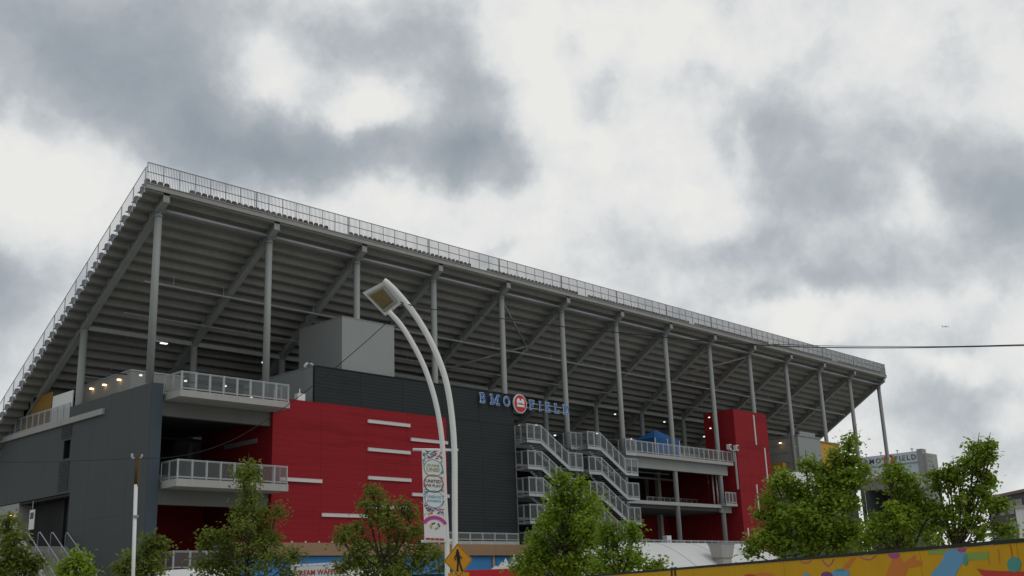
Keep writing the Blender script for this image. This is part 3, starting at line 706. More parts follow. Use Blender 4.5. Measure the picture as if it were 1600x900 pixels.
m = MB(); m.box(88.9, 89.8, 1.2, 5.0, 15.7, 16.8); m.build('counter', M['yellow'], gb)
m = MB(); m.box(82.5, 92.0, -2.4, -1.2, 12.0, 15.1); m.build('white_parapet', M['white'], gb)
m = MB(); m.box(82, 104, -1.0, 8, 0, 14.9); m.build('base', M['sidewall'], gb)

# kiosk with lamps under the near end of the stand
sn = thing('stair_notice', 'small white notice hung in the stair opening of the end wall', 'sign', (-1.0, 17.5, 7.5))
m = MB(); q = at(50, 812, 0, -1.0); m.box(-1.03, -.98, q[1]-.45, q[1]+.45, q[2]-.75, q[2]+.75); m.build('panel', M['white'], sn)
m = MB(); m.box(-1.036, -1.031, q[1]-.3, q[1]+.3, q[2]+.05, q[2]+.55); m.build('print', M['p_dark'], sn)
m = MB(); m.box(-1.03, -.99, q[1]-.03, q[1]+.03, q[2]+.753, 10.1); m.build('hanger', M['galv'], sn)
kk = thing('concourse_kiosk', 'grey box room under the deck behind the charcoal end wall, lamps on its side', 'kiosk', (3, 10, 15.6))
m = MB(); m.box(2.0, 6.5, 7.4, 16.5, 15.61, 19.4); m.build('room', M['concrete'], kk)
m = MB(); m.box(1.95, 6.55, 7.35, 16.55, 19.402, 19.5); m.build('roof_edge', M['galv'], kk)
m = MB(); m.box(1.9,1.995,9.3,10.4,16.9,18.0); m.build('notice', M['brown'], kk)
yp = thing('yellow_hoarding', 'ochre hoarding seen under the deck above the ledge railing', 'hoarding', (-.4, 18, 15.95))
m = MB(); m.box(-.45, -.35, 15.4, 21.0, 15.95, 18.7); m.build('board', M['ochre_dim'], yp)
wp = thing('daylight_sheet', 'white sheet standing in for daylight beside the ochre hoarding above the ledge railing', 'daylight_patch', (-.4, 13.5, 15.95))
m = MB(); m.box(-.42, -.36, 11.8, 15.3, 16.25, 18.3); m.build('sheet', M['white'], wp)  # added white sheet in place of daylight showing under the deck
m = MB(); m.box(-.42,-.36,12.3,12.4,15.945,16.249); m.box(-.42,-.36,14.7,14.8,15.945,16.249); m.build('foot', M['galv'], wp)
LAMPS = [((143,607),0,1.86,'warm'),((163,601),0,1.86,'warm'),((186,593),0,1.86,'warm'),((220,586),0,1.86,'cool'),((411,566),1,6.0,'cool'),((290,595),1,4.0,'cool'),
 ((352,603),1,4.0,'cool'),((392,621),1,1.5,'cool'),((812,664),1,-.6,'cool'),((838,664),1,-.6,'cool'),((867,680),1,-.3,'cool'),((933,677),1,-.6,'cool'),((986,686),1,-.3,'cool'),
 ((961,647),1,5.5,'cool'),((1108,652),1,.8,'cool'),((1110,669),1,.8,'cool'),((1100,682),1,.8,'cool'),((1219,692),0,89.6,'warm'),((1038,659),1,3.5,'cool'),((17,805),0,-1.0,'warm')]
places = ['left end of the row on the kiosk side','second in the row on the kiosk side','third in the row on the kiosk side','pale one near the kiosk corner',
 'beside the second column','just inside the upper balcony corner','behind the middle of the upper balcony','behind the upper balcony, right of its middle',
 'top left of the first stair tower','top right of the first stair tower landing','between the two stair towers','on the second stair tower landing','by the right edge of the second stair tower',
 'hanging left of the seventh column','high on the red tower side','middle of the red tower side','low on the red tower side','warm one on the grey block beyond the tower','above the blue tent','warm one on the pale pier left of the entrance stair']
for (pp, ax, v, k), pl in zip(LAMPS, places):
    c = at(pp[0], pp[1], ax, v); l = thing('wall_lamp', 'small lit lamp, ' + pl, 'lamp', c, 'lit lamps under the stand')
    r_ = .12 if k == 'warm' else .085
    m = MB(); m.prism([(c[0]+r_*1.5*math.cos(a), c[1]+r_*1.5*math.sin(a)) for a in np.linspace(0, 2*PI, 12, endpoint=False)], 2, c[2]+.02, c[2]+.09); fixn(m.build('housing', M['galv'], l))
    m = MB(); m.prism([(c[0]+r_*1.3*math.cos(a), c[1]+r_*1.3*math.sin(a)) for a in np.linspace(0, 2*PI, 12, endpoint=False)], 2, c[2]-.06, c[2]+.018); fixn(m.build('bulb', M[k], l))
c = at(256, 537, 1, 0.0); l = thing('arm_lamp', 'small lit lamp on a thin arm from the first tall column', 'lamp', c)
m = MB(); m.bar((CX[0]+.25,0,c[2]+.12),(c[0],0,c[2]+.08), .06, .05); m.build('arm', M['galv'], l)
m = MB(); m.box(c[0]-.25,c[0]+.25,-.12,.12,c[2]-.01,c[2]+.05); m.build('bulb', M['cool'], l)

# ------------------------------------------------------------------ scoreboard
sbd = thing('scoreboard', 'pale video scoreboard lettered BMO FIELD on its header at the far end', 'scoreboard', (150, 14, 0))
SX = 150.0; yL, yR = 20.3, 8.3
m = MB(); m.box(SX, SX+1.4, yR+1.0, yL, 21.5, 23.3); m.build('header', M['screen'], sbd)
m = MB(); m.box(SX-.02, SX+1.45, yR+1.0, yL, 21.28, 21.49); m.build('trim', M['steel_dark'], sbd)
m = MB(); m.box(SX+.1, SX+1.4, yR+1.0, yL, 13.5, 21.27); m.build('screen', M['screen'], sbd)
m = MB(); m.box(SX-.15, SX+1.5, yR, yR+.98, 10, 23.6); m.build('end_pier', M['steel'], sbd)
m = MB(); m.box(SX+.2, SX+4.5, yR-.6, yR-.003, 10, 22.8); m.build('side_panel', M['concrete_light'], sbd)
m = MB()
for z in np.arange(12, 22.5, .85): m.box(SX+.6, SX+2.4, yR-.66, yR-.602, z, z+.4)
m.build('side_marks', M['steel_dark'], sbd)
for y in (18, 11): 
    m = MB(); m.box(SX+.4, SX+1.2, y-.4, y+.4, 0, 13.4); m.build('leg', M['steel_dark'], sbd)
text_part('BMO', 1.25, M['p_dark'], sbd, (SX-.03, 17.6, 22.3), (0,-1,0), (0,0,1), .01, 1.35)
text_part('FIELD', 1.25, M['p_dark'], sbd, (SX-.03, 11.5, 22.3), (0,-1,0), (0,0,1), .01, 1.35)
rr_ = lambda r, x0, x1: fixn(MB().prism([(14.55+r*math.cos(a), 22.3+r*math.sin(a)) for a in np.linspace(0,2*PI,24,endpoint=False)], 0, x0, x1).build('roundel', M['signred'], sbd))
rr_(.95, SX-.12, SX-.02)
m = MB()
for pc in ([(-.5,-.05),(-.22,-.05),(-.22,.5),(-.5,.3)], [(.22,-.05),(.5,-.05),(.5,.3),(.22,.5)], [(-.22,.5),(-.22,.15),(0,0),(0,.22)], [(.22,.15),(.22,.5),(0,.22),(0,0)], [(-.5,-.35),(.5,-.35),(.5,-.15),(-.5,-.15)]):
    m.prism([(14.55+a, 22.3+b_) for a, b_ in pc], 0, SX-.15, SX-.118)
fixn(m.build('emblem', M['signwhite'], sbd))
m = MB(); m.box(SX-.05, SX+.09, 13.4, 17.2, 18.3, 19.9); m.box(SX-.06, SX-.05, 16.3, 17.2, 18.4, 19.8, 1); m.box(SX-.06, SX-.05, 13.6, 16.0, 18.5, 19.5, 2); m.build('advert', [M['white'], M['signred'], M['p_dark']], sbd)
m = MB()
for y in (18.9, 16.1, 13.0, 10.3): m.box(SX+.5, SX+.6, y, y+.1, 23.3, 23.75); m.box(SX+.3, SX+.8, y-.1, y+.2, 23.752, 23.9)
m.build('top_light', M['steel_dark'], sbd)

# concrete gate at the near right, mostly behind the trees
gt = thing('concrete_gate', 'concrete portal with a dark opening in front of the scoreboard', 'gateway', (106, -5, 0))
m = MB(); m.box(105, 110, -8, -1.8, 13.6, 14.9); m.build('lintel', M['concrete'], gt)
m = MB(); m.box(104.7, 110, -8.2, -1.7, 14.91, 15.2); m.build('roof', M['steel_dark'], gt)
for a in (-2.3, -8.0):
    m = MB(); m.box(105, 110, a, a+.5, 0, 13.59); m.build('pier', M['sidewall'], gt)
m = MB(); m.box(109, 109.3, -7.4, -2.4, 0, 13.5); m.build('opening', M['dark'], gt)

# far building, right edge
fb = thing('brick_building', 'distant low brown brick building at the right beyond the trees', 'building', (190, -70, 0))
pc0, pc1 = far(1541, 777, 215), far(1680, 772, 185)
d = pc1-pc0; L = math.hypot(d[0], d[1]); ux = np.array((d[0]/L, d[1]/L, 0)); nx = np.array((-ux[1], ux[0], 0))
def fbox(a0, a1, n0, n1, z0, z1, nm, mt):
    m = MB(); P = lambda a, n, z: tuple(np.array((pc0[0],pc0[1],0)) + ux*a + nx*n + np.array((0,0,z)))
    m.add([P(a0,n0,z0),P(a1,n0,z0),P(a1,n1,z0),P(a0,n1,z0),P(a0,n0,z1),P(a1,n0,z1),P(a1,n1,z1),P(a0,n1,z1)], [(0,3,2,1),(4,5,6,7),(0,1,5,4),(1,2,6,5),(2,3,7,6),(3,0,4,7)])
    return fixn(m.build(nm, M[mt], fb))
ztop = pc0[2]; sgn = 1 if np.dot(nx, pc0-CAM) > 0 else -1
fbox(0, 40, 0, 18*sgn, 0, ztop-.5, 'wall', 'farbuild'); fbox(-.4, 40, -.4*sgn, 18*sgn, ztop-.49, ztop, 'roof', 'farroof')
for i in range(9):
    for zz in (ztop-3.6, ztop-7.2):
        fbox(1.2+3.6*i, 3.6+3.6*i, -.06*sgn, .1*sgn, zz, zz+2.2, 'window', 'glass')
# white site cabin at the edge
wc = thing('site_cabin', 'ribbed white cabin at the right edge above the mural hoarding', 'cabin', far(1598, 850, 75))
q0 = far(1586, 795, 75)
m = MB(); m.box(q0[0], q0[0]+7, q0[1]-6, q0[1], 0.2, q0[2]); m.build('body', M['white'], wc)
m = MB(); m.box(q0[0]-.15, q0[0]+7.1, q0[1]-6.1, q0[1]+.1, q0[2]+.003, q0[2]+.18); m.build('roof', M['concrete_light'], wc)
m = MB()
for y in np.arange(q0[1]-5.8, q0[1], .6): m.box(q0[0]-.04, q0[0]-.002, y, y+.25, .3, q0[2]-.1)
m.build('rib', M['white'], wc)

# ------------------------------------------------------------------ food hall, stalls and tent in front of the facade
fh = thing('food_hall', 'long low hall with tan fascia and blue panels under the red wall', 'building', (21, -2.5, 0))
zf0, zf1 = 4.95, 5.86
for i in range(6):
    a, b_ = 4.5+i*5.1, 4.5+(i+1)*5.1
    m = MB(); m.box(a+.012, b_-.012, -4.0, -3.8, zf0, zf1); m.build('fascia_board', M['brown'], fh)
    m = MB(); m.box(a+.012+.3, b_-.3, -3.7, -3.5, 3.5, zf0-.05); m.build('blue_panel' , M['bluepanel' if i != 2 else 'm_green'], fh)
    m = MB(); m.box(a-.15, a+.15, -3.75, -3.45, 0, zf0-.01); m.build('post', M['concrete'], fh)
m = MB(); m.box(4.5, 35.1, -3.4, -1.1, 0, 3.4); m.build('wall', M['brown'], fh)
m = MB(); m.box(4.5, 35.1, -3.8, -1.05, zf1-.2, zf1-.01); m.build('roof', M['concrete_light'], fh)
m = MB(); m.box(26, 35.1, -2.0, -1.8, zf1, zf1+.4); m.build('kerb_wall', M['concrete_light'], fh)
railing('roof_railing', [(26,-1.9,zf1+.4),(35.1,-1.9,zf1+.4)], fh, .7, 1.5)
m = MB()
for i in range(20): m.box(8+i*1.2-.05, 8+i*1.2+.05, -3.9, -3.8, zf1+.002, zf1+.12)
m.build('bulb', M['strip'], fh)

ws = thing('waffle_stall', 'white scalloped stall sign reading CREAM WAFFLES in red behind the leaves', 'stall', far(495, 900, 58))
c0, c1 = far(455, 893, 58), far(545, 893, 56); d = c1-c0; d[2] = 0; L = np.linalg.norm(d); ux = d/L; nrm = np.cross(ux, (0,0,1)); zc_ = far(495, 893, 57)[2]
cen = (c0+c1)/2
def oriented(m, cen, ux, nrm, a0, a1, n0, n1, z0, z1):
    P = lambda a, n, z: tuple(np.array((cen[0],cen[1],0)) + ux*a + nrm*n + np.array((0,0,z)))
    m.add([P(a0,n0,z0),P(a1,n0,z0),P(a1,n1,z0),P(a0,n1,z0),P(a0,n0,z1),P(a1,n0,z1),P(a1,n1,z1),P(a0,n1,z1)], [(0,3,2,1),(4,5,6,7),(0,1,5,4),(1,2,6,5),(2,3,7,6),(3,0,4,7)])
m = MB(); oriented(m, cen, ux, nrm, -L/2, L/2, -.05, .05, zc_-.6, zc_+.28); fixn(m.build('sign_board', M['white'], ws))
m = MB(); oriented(m, cen, ux, nrm, -L/2, L/2, -3, -.06, 0, zc_+.1); fixn(m.build('stall_body', M['white'], ws))
m = MB()
for i in range(24):
    a = -L/2 + L*(i+.5)/24; p = cen+ux*a+nrm*.0; m.tube([(p[0],p[1],zc_+.30),(p[0],p[1],zc_+.40)], .06, 6)
fixn(m.build('scallop', M['signwhite'], ws))
text_part('CREAM WAFFLES', .36, M['p_red'], ws, tuple(np.array((cen[0],cen[1],zc_-.05))+nrm*.062), tuple(ux), (0,0,1), .008, 1.05)

rs = thing('red_stall', 'red stall roof with white pointed splash boards below the blue panels', 'stall', far(780, 900, 60))
c0, c1 = far(725, 893, 60), far(850, 888, 60); d = c1-c0; d[2] = 0; L = np.linalg.norm(d); ux2 = d/L; nr2 = np.cross(ux2, (0,0,1)); cen2 = (c0+c1)/2; zz = far(785, 889, 60)[2]
m = MB(); oriented(m, cen2, ux2, nr2, -L/2, L/2, -3, 0, zz-.5, zz); fixn(m.build('awning', M['signred'], rs))
m = MB(); oriented(m, cen2, ux2, nr2, -L/2+.2, L/2-.2, -2.8, -.2, 0, zz-.51); fixn(m.build('counter', M['white'], rs))
m = MB(); random.seed(3); pts = [(.55*L/2*0-.1, 0)]
for i, (px, py) in enumerate([(775,884),(784,878),(790,872),(797,880),(803,866),(810,876),(816,858),(824,872),(832,866)]):
    p = far(px, py, 60.5); a = float(np.dot(p-cen2, ux2)); P = lambda a_, z: tuple(np.array((cen2[0],cen2[1],0)) + ux2*a_ + nr2*(-.02-.03*i) + np.array((0,0,z)))
    Q = lambda a_, z: tuple(np.array(P(a_, z)) - nr2*.02)
    m.add([P(a-.28,zz+.002),P(a+.28,zz+.002),P(a,p[2]),Q(a-.28,zz+.002),Q(a+.28,zz+.002),Q(a,p[2])], [(0,1,2),(5,4,3),(0,3,4,1),(1,4,5,2),(2,5,3,0)])
fixn(m.build('splash_board', M['white'], rs))

te = thing('white_tent', 'long white fabric tent roof with red lettering in front of the open decks', 'tent', (46, -11, 0))
tx = np.linspace(29, 62, 7)
def zprof(t): return 5.85 - 3.0*(t**1.55)                     # t: 0 at the ridge, 1 at the eaves
for i in range(6):
    m = MB(); n = 8; vs = []
    for xx in (tx[i]+.012, tx[i+1]-.012):
        sagz = 0
        for k in range(n+1): vs.append((xx, -9-5.5*k/n, zprof(k/n)))
    fs = [(k, k+1, k+n+2, k+n+1) for k in range(n)]
    vs2 = [(x_, y_, z_-.03) for x_, y_, z_ in vs]; q = len(vs)
    m.add(vs+vs2, fs + [tuple(q+j for j in f)[::-1] for f in fs]); fixn(m.build('roof_panel', M['whitefab'], te))
m = MB()
for xx in tx: m.tube([(xx, -9-5.5*k/8, zprof(k/8)-.05) for k in range(9)], .07, 6)
fixn(m.build('frame_rib', M['steel'], te, True))
m = MB(); m.box(29, 62, -14.48, -14.42, 0, 2.83); m.build('side_wall', M['whitefab'], te)
m = MB(); m.box(29, 62, -9, -8.9, 0, 5.8); m.build('back_curtain', M['whitefab'], te)
pt = at(1006, 879, 1, -12.6); dz = zprof((12.6-9)/5.5); tt = (12.6-9)/5.5; slope = -3.0*1.55*tt**.55/5.5; upv = Vector((0, 1, -slope)).normalized()
text_part('STORE', 1.35, M['p_red'], te, (pt[0]-2.3, -12.6-.03, dz+.05), (1,0,0), tuple(upv), .01, 1.1)
rl = MB(); railing('back_railing', [(38,-8.6,5.0),(62,-8.6,5.0)], te, 1.1, 1.2, infill='mesh')
vh = thing('vent_hood', 'flared metal kitchen vent hood on the white tent roof', 'vent', (49, -13.5, 3.5))
c = at(1127, 849, 1, -13.5); cb = at(1127, 873, 1, -13.5)
m = MB(); a0, a1, b0, b1 = 1.75, .9, 1.25, .7
vs = []
for (hw, hy, z) in ((.72,.5,cb[2]-1.2),(.72,.5,cb[2]),(.85,.55,cb[2]+.1),(1.08,.7,c[2]-.2),(1.12,.75,c[2]-.1),(1.12,.75,c[2])):
    vs += [(c[0]-hw,-13.5-hy,z),(c[0]+hw,-13.5-hy,z),(c[0]+hw,-13.5+hy,z),(c[0]-hw,-13.5+hy,z)]
fs = [(0,3,2,1)] + [(4*i+k, 4*i+(k+1)%4, 4*i+4+(k+1)%4, 4*i+4+k) for i in range(5) for k in range(4)] + [(20,21,22,23)]
m.add(vs, fs); fixn(m.build('hood', M['concrete_light'], vh))
m = MB(); m.box(c[0]-.87,c[0]+.87,-14.07,-12.93,cb[2]+.02,cb[2]+.09); m.build('rust_band', M['brown'], vh)
m = MB(); m.box(c[0]-1.16,c[0]+1.16,-14.29,-12.71,c[2]-.03,c[2]+.03); m.build('rim', M['steel_dark'], vh)
m = MB(); m.box(c[0]-1.0,c[0]+1.0,-14.1,-12.9,cb[2]-1.35,cb[2]-1.2); m.build('curb', M['galv'], vh)
wl_ = thing('terrace_tent', 'small white tent top with railing behind, low beside the end wall', 'tent', (1, -6, 0))
p = at(240, 892, 1, -6); p2 = at(310, 884, 1, -6)
m = MB(); m.add([(p[0],-7,2),(p2[0]+3,-7,2),(p2[0]+3,-3,2),(p[0],-3,2),(p[0]+.3,-5.0,p[2]),(p2[0]+2.7,-5.0,p2[2])], [(0,1,5,4),(1,2,5),(2,3,4,5),(3,0,4),(3,2,1,0)]); fixn(m.build('roof', M['whitefab'], wl_))
m = MB(); m.box(p[0]+.1,p2[0]+2.9,-6.9,-3.1,0,1.99); m.build('curtain', M['whitefab'], wl_)
tf = thing('terrace_fence', 'low framed mesh fence at the foot of the balconies', 'fence', (3, -2.5, 3.2))
zr0 = at(285, 890, 1, -2.9)[2]
m = MB(); m.box(.3, 9.2, -3, 3.9, 0, zr0); m.build('base', M['concrete'], tf)
railing('railing', [(.42,-1,zr0),(.42,-2.9,zr0),(9.1,-2.9,zr0)], tf, 1.2, 1.2)

# ------------------------------------------------------------------ street lamp with banner
LD = 35.0
base = far(702, 900, LD); lx, ly = base[0], base[1]
lp = thing('street_lamp', 'tall white twin-arm street lamp curving over to a rectangular lamp head', 'street lamp', (lx, ly, 0))
def onp(px, py):                                # the lamp's own upright plane, square to the sight line
    c = np.array((lx, ly)) - CAM[:2]; n = c/np.linalg.norm(c); d = ray(px, py); t = LD/np.dot(d[:2], n); return CAM + d*t
outer = [(712.5,905),(711,850),(710.5,760),(710,705),(706,650),(698,600),(685,560),(667,522),(645,487),(622,459),(606,443),(600,438.5)]
inner = [(699,905),(698.5,850),(694,760),(692,705),(687,660),(678,618),(664,576),(647,541),(628,510),(608,487)]
def smooth(pts, n=6):
    P = [np.array(p, float) for p in pts]; P = [2*P[0]-P[1]] + P + [2*P[-1]-P[-2]]; out = []
    for i in range(1, len(P)-2):
        for k in range(n):
            t = k/n; a, b, c, d = P[i-1:i+3]
            out.append(.5*((2*b)+(-a+c)*t+(2*a-5*b+4*c-d)*t*t+(-a+3*b-3*c+d)*t**3))
    out.append(P[-2]); return out
for nm, pl, r0, r1 in (('outer_mast', outer, .094, .100), ('inner_mast', inner, .082, .085)):
    p3 = [onp(*q) for q in smooth(pl)]
    p3 = [np.array((p3[0][0], p3[0][1], 0.0))] + p3
    n = len(p3); m = MB(); m.tube(p3, [r0+(r1-r0)*i/(n-1) for i in range(n)], 12); fixn(m.build(nm, M['white'], lp, True))
m = MB(); m.tube([np.array((lx,ly,0)), np.array((lx,ly,.35))], .38, 14); fixn(m.build('base_plate', M['concrete'], lp))
for (a, b_) in (((645,702.5),(716,703.5)),((658,846),(712,845))):
    m = MB(); m.tube([onp(*a), onp(*b_)], .045, 8); fixn(m.build('cross_arm', M['white'], lp, True))
# lamp head: a flat box lying along the arm direction
A = onp(583, 443); hx = onp(600, 437)-onp(566, 447)
dirn = onp(640, 478)-onp(600, 438); dirn /= np.linalg.norm(dirn)            # down along the arm
n2 = np.cross(CF, dirn); 
depth = (np.array((ray(583,443)[0], ray(583,443)[1], 0))); depth /= np.linalg.norm(depth)
P00, P10, P11, P01 = onp(600,437.5), onp(566,447), onp(602,484), onp(628,471)  # seen corners of the lamp face
back = depth*.55
P10 = P10 + depth*.80; P11 = P11 + depth*.80; P00 = P00+depth*.16; P01 = P01+depth*.16
nrm_ = np.cross(P10-P00, P01-P00); nrm_ /= np.linalg.norm(nrm_)
if nrm_[2] < 0: nrm_ = -nrm_
m = MB(); hgt = .10
vs = [P00,P10,P11,P01]; top = [p+nrm_*hgt for p in vs]
m.add(vs+top, [(0,1,2,3),(7,6,5,4)] + [(i,i+4,(i+1)%4+4,(i+1)%4) for i in range(4)]); hd = fixn(m.build('lamp_head', M['white'], lp))
cen_ = sum(vs)/4; ins = [cen_+(p-cen_)*.80 - nrm_*.004 for p in vs]; low = [cen_+(p-cen_)*.74 - nrm_*.07 for p in vs]
m = MB(); m.add(ins+low, [(0,1,2,3),(7,6,5,4)] + [(i,i+4,(i+1)%4+4,(i+1)%4) for i in range(4)]); fixn(m.build('lamp_frame', M['concrete_light'], hd)).location = (0,0,0)
lo2 = [cen_+(p-cen_)*.62 - nrm_*.074 for p in vs]; lo3 = [cen_+(p-cen_)*.56 - nrm_*.12 for p in vs]
m = MB(); m.add(lo2+lo3, [(0,1,2,3),(7,6,5,4)] + [(i,i+4,(i+1)%4+4,(i+1)%4) for i in range(4)]); fixn(m.build('lens', M['lens'], hd)).location = (0,0,0)

bn = thing('banner', 'tall printed banner reading UNITED WE PLAY hung between the lamp cross arms', 'banner', onp(677, 775))
b0, b1, b2, b3 = onp(658.5,702.5), onp(692.5,705), onp(697,847), onp(663,845.5)
b1 = b1; off = -depth*.16
BQ = [p+off for p in (b0,b1,b2,b3)]
m = MB(); bk = [p+depth*.012 for p in BQ]; m.add(BQ+bk, [(0,1,2,3),(7,6,5,4)]+[(i,i+4,(i+1)%4+4,(i+1)%4) for i in range(4)]); fixn(m.build('sheet', M['white'], bn))
br = (BQ[1]-BQ[0]); bw = np.linalg.norm(br); br /= bw; bu = BQ[0]-BQ[3]; bh = np.linalg.norm(bu); bu /= bh; bnrm = np.cross(br, bu); bnrm /= np.linalg.norm(bnrm)
def BP(u, v, e=.004): return BQ[3] + (BQ[2]-BQ[3])*u + ((BQ[0]+(BQ[1]-BQ[0])*u)-(BQ[3]+(BQ[2]-BQ[3])*u))*v + bnrm*e
def bpoly(name, polys, mt, e=.004):
    m = MB()
    for p in polys: m.add([BP(u, v, e) for u, v in p], [tuple(range(len(p)))])
    o = m.build(name, M[mt], bn)
    if len(polys) > 1: o['kind'] = 'stuff'
    return o
asp = bw/bh
def ring(cu, cv, ru, rv, th, a0=0, a1=360, n=22):
    out = []
    A_ = np.radians(np.linspace(a0, a1, n+1))
    for a, b in zip(A_[:-1], A_[1:]):
        out.append([(cu+ru*math.cos(a), cv+rv*math.sin(a)), (cu+ru*math.cos(b), cv+rv*math.sin(b)), (cu+(ru-th)*math.cos(b), cv+(rv-th*asp)*math.sin(b)), (cu+(ru-th)*math.cos(a), cv+(rv-th*asp)*math.sin(a))])
    return out
random.seed(11)
cols_ = ['p_green','p_red','p_blue','p_orange','p_teal','p_mag','p_navy','p_dark']
for mt in cols_:
    polys = []
    for _ in range(16):
        v = random.choice([random.uniform(.90,.985), random.uniform(.28,.37), random.uniform(.37,.9)]); u = random.uniform(.06,.94)
        if .37 < v < .9 and .14 < u < .86: u = random.choice([random.uniform(.04,.12), random.uniform(.88,.96)])
        a = random.uniform(0, PI); l = random.uniform(.05,.11); w = random.uniform(.018,.035)
        ca, sa = math.cos(a), math.sin(a)
        polys.append([(u+(x*ca-y*sa), v+(x*sa+y*ca)*asp) for x, y in ((-l,-w),(l,-w*.4),(l,w*.6),(-l*.6,w))])
        if random.random() < .5: polys.append([(u+l*ca*1.2+.03*math.cos(t), v+(l*sa*1.2+.03*math.sin(t))*asp) for t in np.linspace(0,2*PI,7)[:-1]])
    polys = [p for p in polys if all(.01 < u < .99 and .26 < v < .995 for u, v in p)]
    bpoly('printed_figure', polys, mt, .003+.0006*cols_.index(mt))
bpoly('bubble', [[(.5+.40*math.cos(a), vv+.098*math.sin(a)) for a in np.linspace(0,2*PI,26)[:-1]] for vv in (.795,.625,.455)], 'white', .010)
bpoly('bubble_ring', ring(.5,.795,.43,.098,.035), 'p_teal', .012); bpoly('bubble_ring', ring(.5,.625,.46,.100,.045,0,200), 'p_red', .014)
bpoly('bubble_ring', ring(.5,.625,.46,.100,.045,200,360), 'p_dark', .014); bpoly('bubble_ring', ring(.5,.455,.43,.098,.035), 'p_blue', .012)
bpoly('bubble_ring', ring(.5,.795,.43,.098,.035,120,250), 'p_green', .0135); 
bpoly('magenta_arc', ring(.5,.14,.62,.135,.16,25,155,18), 'p_mag', .016)
pl = []
for a in np.linspace(0, 2*PI, 9)[:-1]: pl.append([(.5+.2*math.cos(a)+.05*math.cos(t)+.03*math.sin(3*a), .165+(.13*math.sin(a)+.05*math.sin(t))*asp*.9) for t in np.linspace(0,2*PI,7)[:-1]])
bpoly('logo_blot', pl[:4], 'p_dark', .016); bpoly('logo_blot', pl[4:6], 'p_orange', .016); bpoly('logo_blot', pl[6:], 'p_green', .016)
bpoly('sponsor_mark', [[(.06+.215*i,.012),(.06+.215*i+.19,.012),(.06+.215*i+.19,.034),(.06+.215*i,.034)] for i in range(4)], 'p_red', .016)
for s, v, sz, mt in (('JOUONS',.823,.105,'p_green'),('UNIS!',.776,.17,'p_green'),('UNITED',.648,.140,'p_dark'),('WE PLAY!',.600,.118,'p_dark'),('UNIDOS',.478,.118,'p_blue'),('JUGAMOS',.434,.098,'p_blue')):
    o_ = BP(.5, v, .016); text_part(s, sz, M[mt], bn, tuple(o_), tuple(br), tuple(bu), .002)

# ------------------------------------------------------------------ pedestrian crossing sign
PD = 32.0
ps = thing('crossing_sign', 'yellow diamond warning sign with a black walking pedestrian symbol', 'traffic sign', far(716, 900, PD)*np.array((1,1,0)))
cs = far(716, 875.5, PD); c = cs[:2]-CAM[:2]; n = np.append(c/np.linalg.norm(c), 0); r_ = np.array((n[1], -n[0], 0)); u_ = np.array((0,0,1.)); R_ = 22.0*np.linalg.norm(cs-CAM)/F*1.0
rolln = 0.02; r_, u_ = r_*math.cos(rolln)+u_*math.sin(rolln), u_*math.cos(rolln)-r_*math.sin(rolln)
SP = lambda a, b_, e=0: cs + r_*a*R_ + u_*b_*R_*1.16 - n*e
def splate(name, poly, mt, e0, e1, par):
    m = MB(); k = len(poly); m.add([SP(a,b_,e0) for a,b_ in poly]+[SP(a,b_,e1) for a,b_ in poly], [tuple(range(k)), tuple(range(2*k-1,k-1,-1))]+[(i,i+k,(i+1)%k+k,(i+1)%k) for i in range(k)]); return fixn(m.build(name, M[mt], par))
def rdiamond(s, rr=.07):
    out = []
    for (cx_, cy_), a0 in zip(((s-rr*1.4,0),(0,s-rr*1.4),(-s+rr*1.4,0),(0,-s+rr*1.4)), (-45,45,135,225)):
        out += [(cx_+rr*math.cos(math.radians(a)), cy_+rr*math.sin(math.radians(a))) for a in np.linspace(a0, a0+90, 6)]
    return out
splate('plate', rdiamond(1.0), 'signyel', 0, .02, ps)
m = MB(); outer_d, inner_d = rdiamond(.95), rdiamond(.91); k = len(outer_d)
m.add([SP(a,b_,.022) for a,b_ in outer_d]+[SP(a,b_,.022) for a,b_ in inner_d], [(i,(i+1)%k,(i+1)%k+k,i+k) for i in range(k)]); m.build('border', M['black'], ps)
def limb(m, pts, w, e):
    for (a, b_) in zip(pts[:-1], pts[1:]):
        a, b_ = np.array(a), np.array(b_); d = (b_-a)/np.linalg.norm(b_-a); q = np.array((-d[1], d[0]))*w/2; a2, b2 = a-d*w*.3, b_+d*w*.3
        m.add([SP(*(a2+q),e),SP(*(a2-q),e),SP(*(b2-q),e),SP(*(b2+q),e)], [(0,1,2,3)]); e += .0012
m = MB(); m.add([SP(-.03+.085*math.cos(a), .56+.085*math.sin(a), .024) for a in np.linspace(0,2*PI,13)[:-1]], [tuple(range(12))])
limb(m, [(-.02,.42),(.02,-.02)], .24, .0255); limb(m, [(.0,.0),(-.05,-.3),(-.10,-.60)], .11, .028); limb(m, [(.04,.0),(.12,-.28),(.24,-.60)], .11, .032)
limb(m, [(-.06,.38),(-.22,.2),(-.20,.02)], .075, .036); limb(m, [(.04,.36),(.14,.18),(.26,.10)], .075, .040); limb(m, [(-.10,-.60),(-.02,-.60)], .06, .044); limb(m, [(.24,-.60),(.31,-.60)], .06, .046)
m.build('pedestrian_symbol', M['black'], ps)
m = MB(); bp_ = cs+n*.05; m.tube([(bp_[0],bp_[1],0),(bp_[0],bp_[1],cs[2]+.3)], .035, 8); fixn(m.build('post', M['galv'], ps, True))
m = MB(); oriented(m, cs+n*.0, r_*np.array((1,1,0)), -n, -.30, .30, .0, .015, cs[2]-R_*1.16-.42, cs[2]-R_*1.16+.14); fixn(m.build('tab_plate', M['signyel'], ps))

